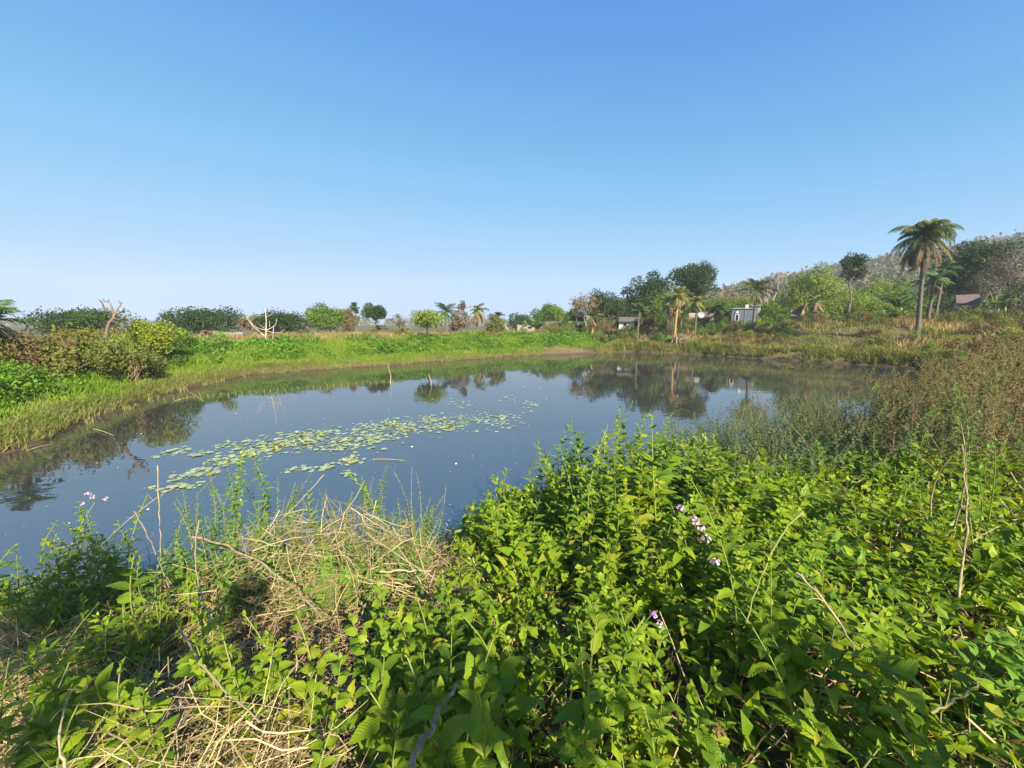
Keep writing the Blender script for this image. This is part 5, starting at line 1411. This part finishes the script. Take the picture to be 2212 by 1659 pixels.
    for i in range(300):
        y = rng.uniform(3.6, 13.0); x = y * rng.uniform(.92, 1.42) + .4
        if float(sdist(x, y)) < .1: continue
        gz = float(ground(x, y))
        px, _ = place_words(x, y, gz)
        h = rng.uniform(1.0, 1.5) + .5 * sst(1950, 2200, px)
        h = min(h, 2.95 + .35 * sst(2050, 2250, px) - gz + .12 * rng.normal())
        tips = [(x + rng.normal() * .32, y + rng.normal() * .32, gz + h * rng.uniform(.5, 1.05)) for _ in range(11)]
        fl = [('dry', tips[j], rng.uniform(.018, .034)) for j in range(5)]
        plant('brown_weed', '%s tall brown weed with rusty seed heads at the right' % ordinal(k), 'weed', (x, y, gz), tips, False, 'brown weeds at the right bank', .0042, .034, .05, .12, None, ('dry_weed', 'scrub_brown', 'dry_weed', 'herb', 'dry_weed')[k % 5], fl, rng, 'stem_dry', (LV, LF), .14)
        k += 1
        if k >= 52: break
    # ---- straw
    a = Acc()
    N = 10000
    x = rng.uniform(-4.2, .1, N * 2); y = rng.uniform(.55, 4.3, N * 2)
    kk = (sdist(x, y) > -.1) & (np.abs(x) < 1.38 * y + .5) & (x < -.15 - .02 * y)
    x, y = x[kk][:N], y[kk][:N]
    heap = .72 * np.exp(-((x + 1.15) / .75) ** 2 - ((y - 2.75) / .6) ** 2) + .5 * np.exp(-((x + 2.0) / .6) ** 2 - ((y - 2.9) / .5) ** 2) + .46 * np.exp(-((x + .75) / .45) ** 2 - ((y - 1.0) / .35) ** 2) + .44 * np.exp(-((x + 1.45) / .5) ** 2 - ((y - 1.15) / .45) ** 2) + .14
    z = ground(x, y) + heap * rng.random(len(x)) ** .6
    L = rng.uniform(.15, .6, len(x))
    P = straw_strands(rng, x, y, z, L, .42, 5, 1.15)
    P[:, :, 2] = np.maximum(P[:, :, 2], ground(P[:, :, 0], P[:, :, 1]) + .004)
    rad = np.repeat((.0008 + .0026 * rng.random(len(x)) ** 2.2)[:, None], 5, 1) * np.array([1, 1, .9, .7, .35])
    strands(a, rng, P, rad)
    stuff(link('straw', a.mesh('straw', MAT['straw'])), 'tangled pale straw heaped on the near left bank', 'straw')
    a = Acc()
    N = 2600
    x = rng.uniform(-.5, 6, N * 2); y = rng.uniform(.5, 4.6, N * 2)
    kk = (sdist(x, y) > .1) & (x < 1.4 * y + .6)
    x, y = x[kk][:N], y[kk][:N]
    z = ground(x, y) + .3 * rng.random(len(x)) ** 1.5
    P = straw_strands(rng, x, y, z, rng.uniform(.15, .7, len(x)), .45)
    strands(a, rng, P, np.repeat(rng.uniform(.0015, .004, len(x))[:, None], 6, 1) * np.array([1, 1, 1, .9, .7, .4]))
    stuff(link('dry_stalks', a.mesh('dry_stalks', MAT['straw'])), 'dry stalks littering the ground under the thicket', 'straw')
    a = Acc()
    N = 1500
    x = rng.uniform(-4.2, 5, N * 2); y = rng.uniform(.7, 4.4, N * 2)
    kk = (sdist(x, y) > 0) & (np.abs(x) < 1.38 * y + .4) & ((x < 0) | (rng.random(N * 2) < .45))
    x, y = x[kk][:N], y[kk][:N]; n = len(x)
    L = rng.uniform(.25, .8, n)
    P = straw_strands(rng, x, y, ground(x, y) + .15, L, 1.3, 7, .7)
    P[:, :, 2] = np.maximum(P[:, :, 2], ground(P[:, :, 0], P[:, :, 1]) + .004)
    strands(a, rng, P, np.repeat(rng.uniform(.001, .0028, n)[:, None], 7, 1) * np.array([1, 1, 1, .9, .8, .6, .3]))
    stuff(link('standing_straw', a.mesh('standing_straw', MAT['straw'])), 'loose dry stalks standing among the near plants', 'straw')
    a = Acc()
    N = 9000
    x = rng.uniform(-5, 6.5, N); y = rng.uniform(.4, 5.2, N)
    kk = sdist(x, y) > .05; x, y = x[kk], y[kk]
    tuft_leaves(a, rng, x, y, ground(x, y) + .12 * rng.random(len(x)), rng.uniform(.03, .07, len(x)), .5, LV, LF)
    stuff(link('leaf_litter', a.mesh('leaf_litter', MAT['old_leaf'])), 'brown dead leaves covering the near ground', 'leaves')
    a = Acc()
    N = 17000
    x = rng.uniform(-.6, 6.5, N); y = rng.uniform(.4, 5.0, N)
    kk = sdist(x, y) > .05; x, y = x[kk], y[kk]
    tuft_leaves(a, rng, x, y, ground(x, y) + .05 + .42 * rng.random(len(x)), rng.uniform(.05, .1, len(x)), .6, LV, LF)
    stuff(link('undergrowth', a.mesh('undergrowth', MAT['lantana_far'])), 'low green undergrowth beneath the thicket', 'undergrowth')
    # fine grass and weeds along the near water edge
    a = Acc()
    x, y, d = land_points(rng, 9000, (-7, 3), (2.6, 8), (-.1, 1.1), in_view)
    blades(a, rng, x, y, np.maximum(ground(x, y), 0), rng.uniform(.1, .38, len(x)), rng.uniform(.004, .01, len(x)), 1.2)
    stuff(link('edge_grass', a.mesh('edge_grass', MAT['grass_olive'])), 'fine olive grass along the near water edge', 'grass')
    a = Acc()
    x, y, d = land_points(rng, 16000, (-7, 2.5), (2.6, 7.5), (-.05, 1.5), in_view)
    tuft_leaves(a, rng, x, y, np.maximum(ground(x, y), 0) + .3 * rng.random(len(x)) ** 1.5, rng.uniform(.02, .05, len(x)), .6, LV, LF)
    stuff(link('edge_weeds', a.mesh('edge_weeds', MAT['herb'])), 'small green weeds along the near water edge', 'weeds')
    # ---- individual sticks and canes
    st = [((870, 1675, .85), (985, 1478, 1.15), .016, 'stem_dry', 'thick grey stick at the bottom, left of centre'), 
          ((1720, 1238, 1.5), (1845, 1405, 1.25), .008, 'stake', 'straight pale cane in the thicket at right'),
          ((1735, 1105, 1.9), (1612, 1345, 1.4), .007, 'stem_green', 'yellow green prickly cane arching in the thicket'), ((340, 1005, 3.3), (348, 1220, 2.9), .008, 'stem_dry', 'upright dry stick against the water at left'),
          ((700, 1025, 3.3), (545, 1180, 2.6), .004, 'straw', 'thin dry grass stalk arching over the water'), ((380, 1050, 3.4), (215, 1180, 2.7), .004, 'straw', 'pale grass stalk reaching right to the lilies'),
          ((290, 1105, 2.8), (365, 1270, 2.3), .006, 'stem_dry', 'bent stick right of the pink flowered shrub'), ((430, 1125, 2.6), (470, 1370, 1.6), .007, 'stake', 'long pale cane crossing the straw heap'),
          ((545, 1190, 2.4), (745, 1150, 2.6), .006, 'stake', 'pale cane arching over the straw heap'), ((790, 1150, 2.6), (965, 1265, 2.1), .007, 'stake', 'pale stem running from straw heap to the thicket'),
          ((415, 1160, 2.6), (700, 1340, 1.8), .012, 'stem_dry', 'grey stick lying through the straw heap'), ((390, 1360, 1.6), (560, 1560, 1.05), .006, 'stake', 'bent pale reed at the left front'),
          ((140, 1659, .95), (165, 1480, 1.2), .005, 'stake', 'upright yellow straw at the left bottom'), ((820, 1235, 2.2), (930, 1232, 2.3), .01, 'stake', 'short thick cane beside the thicket'),
          ((1690, 905, 3.6), (1785, 1010, 3.0), .004, 'stem_dry', 'thin dry stalk leaning over the slender shrubs'), ((2070, 1300, 1.9), (2078, 960, 2.6), .009, 'stem_dry', 'tall pale dead stem at the right'),
          ((2100, 1170, 2.2), (2160, 1135, 2.3), .006, 'stem_dry', 'side twig of pale wood at the right'), ((2010, 1540, .95), (2120, 1470, 1.0), .006, 'stem_green', 'hairy green stem at the lower right corner')]
    for (A, B, r, mt, lab) in st:
        p, q = at(*A), at(*B)
        m_ = (p + q) / 2
        a = Acc(); L = np.linalg.norm(p - q)
        C = curve(p - m_, q - m_, rng.normal(size=3) * L * .03 + np.array([0, 0, L * .025]), 15)
        C[1:-1] += rng.normal(size=(13, 3)) * r * .35
        tube(a, C, np.linspace(r, r * .5, 15) * .6 * (1 + .22 * rng.random(15) + .3 * (np.arange(15) % 4 == 1)), 7)
        for tw in range(3):                                   # short broken side twigs
            i_ = int(rng.integers(3, 13)); v_ = norm(rng.normal(size=3) + np.array([0, 0, .4]))
            tube(a, curve(C[i_], C[i_] + v_ * rng.uniform(.02, .09), rng.normal(size=3) * .006, 4), np.linspace(r * .3, r * .12, 4), 5)
        tag(link('dry_stick' if mt != 'stem_green' else 'green_stem', a.mesh('stick', MAT[mt], True), None, m_), lab, 'stick')
build_foreground()

# ------------------------------------------------------------------ added unseen tree behind the camera, its crown shaped to shade the near bank
def build_added_shade_tree():
    rng = np.random.default_rng(55)
    bx, by = 1.3, -2.7
    gz = float(ground(bx, by)); B = np.array([bx, by, gz])
    root = thing('added_shade_tree', 'sparse unseen tree added behind the camera to shade the near bank', 'tree', B)
    L = np.array(sdir); L = L / np.linalg.norm(L[:2])
    clumps = []
    for (px, py, Y, t, r) in ((50, 1300, 2.4, 5.0, .6), (20, 1560, 1.3, 4.6, .36), (960, 1590, 1.0, 3.6, .18), (1230, 1580, 1.0, 3.4, .2), (2140, 1570, 1.0, 3.6, .28), (470, 1300, 1.9, 4.2, .16)):  # leaf clumps set sunward of the spots they are added to shade
        p = at(px, py, Y); clumps.append((p + L * t - B, r))
    a = Acc(); P = limb(a, rng, (0, 0, -.2), (-.2, .2, 2.0), .07, .045, 8, .05, 8); link('trunk', a.mesh('trunk', MAT['bark'], True), root)
    for c_, r in clumps:
        a = Acc(); limb(a, rng, P[rng.integers(4, 8)], c_, .028, .008, 7, .1, 6); link('branch', a.mesh('branch', MAT['bark'], True), root)
    a = Acc()
    for c_, r in clumps:
        n = int(900 * r * r / .2)
        d = rdir(rng, n) * rng.random((n, 1)) ** .5 * r * np.array([1, 1, .75])
        scatter(a, LV, LF, frames(rdir(rng, n), rdir(rng, n) + np.array([0, 0, .8])), c_ + d, rng.uniform(.07, .13, n))
    link('crown', a.mesh('crown', MAT['tree_mid']), root)
build_added_shade_tree()

# ------------------------------------------------------------------ haze in the air
def build_haze():
    a = Acc(); box(a, -700, 700, -45, 700, -1.9, 75)
    m = bpy.data.materials.new('thin haze'); m.use_nodes = True
    nt = m.node_tree; nt.nodes.remove(nt.nodes['Principled BSDF'])
    v = nt.nodes.new('ShaderNodeVolumePrincipled')
    v.inputs['Color'].default_value = (.80, .88, 1.0, 1); v.inputs['Density'].default_value = .00055; v.inputs['Anisotropy'].default_value = .0
    nt.links.new(v.outputs[0], nt.nodes['Material Output'].inputs['Volume'])
    stuff(link('haze', a.mesh('haze', m)), 'thin bluish haze over pond, village and hill')
build_haze()
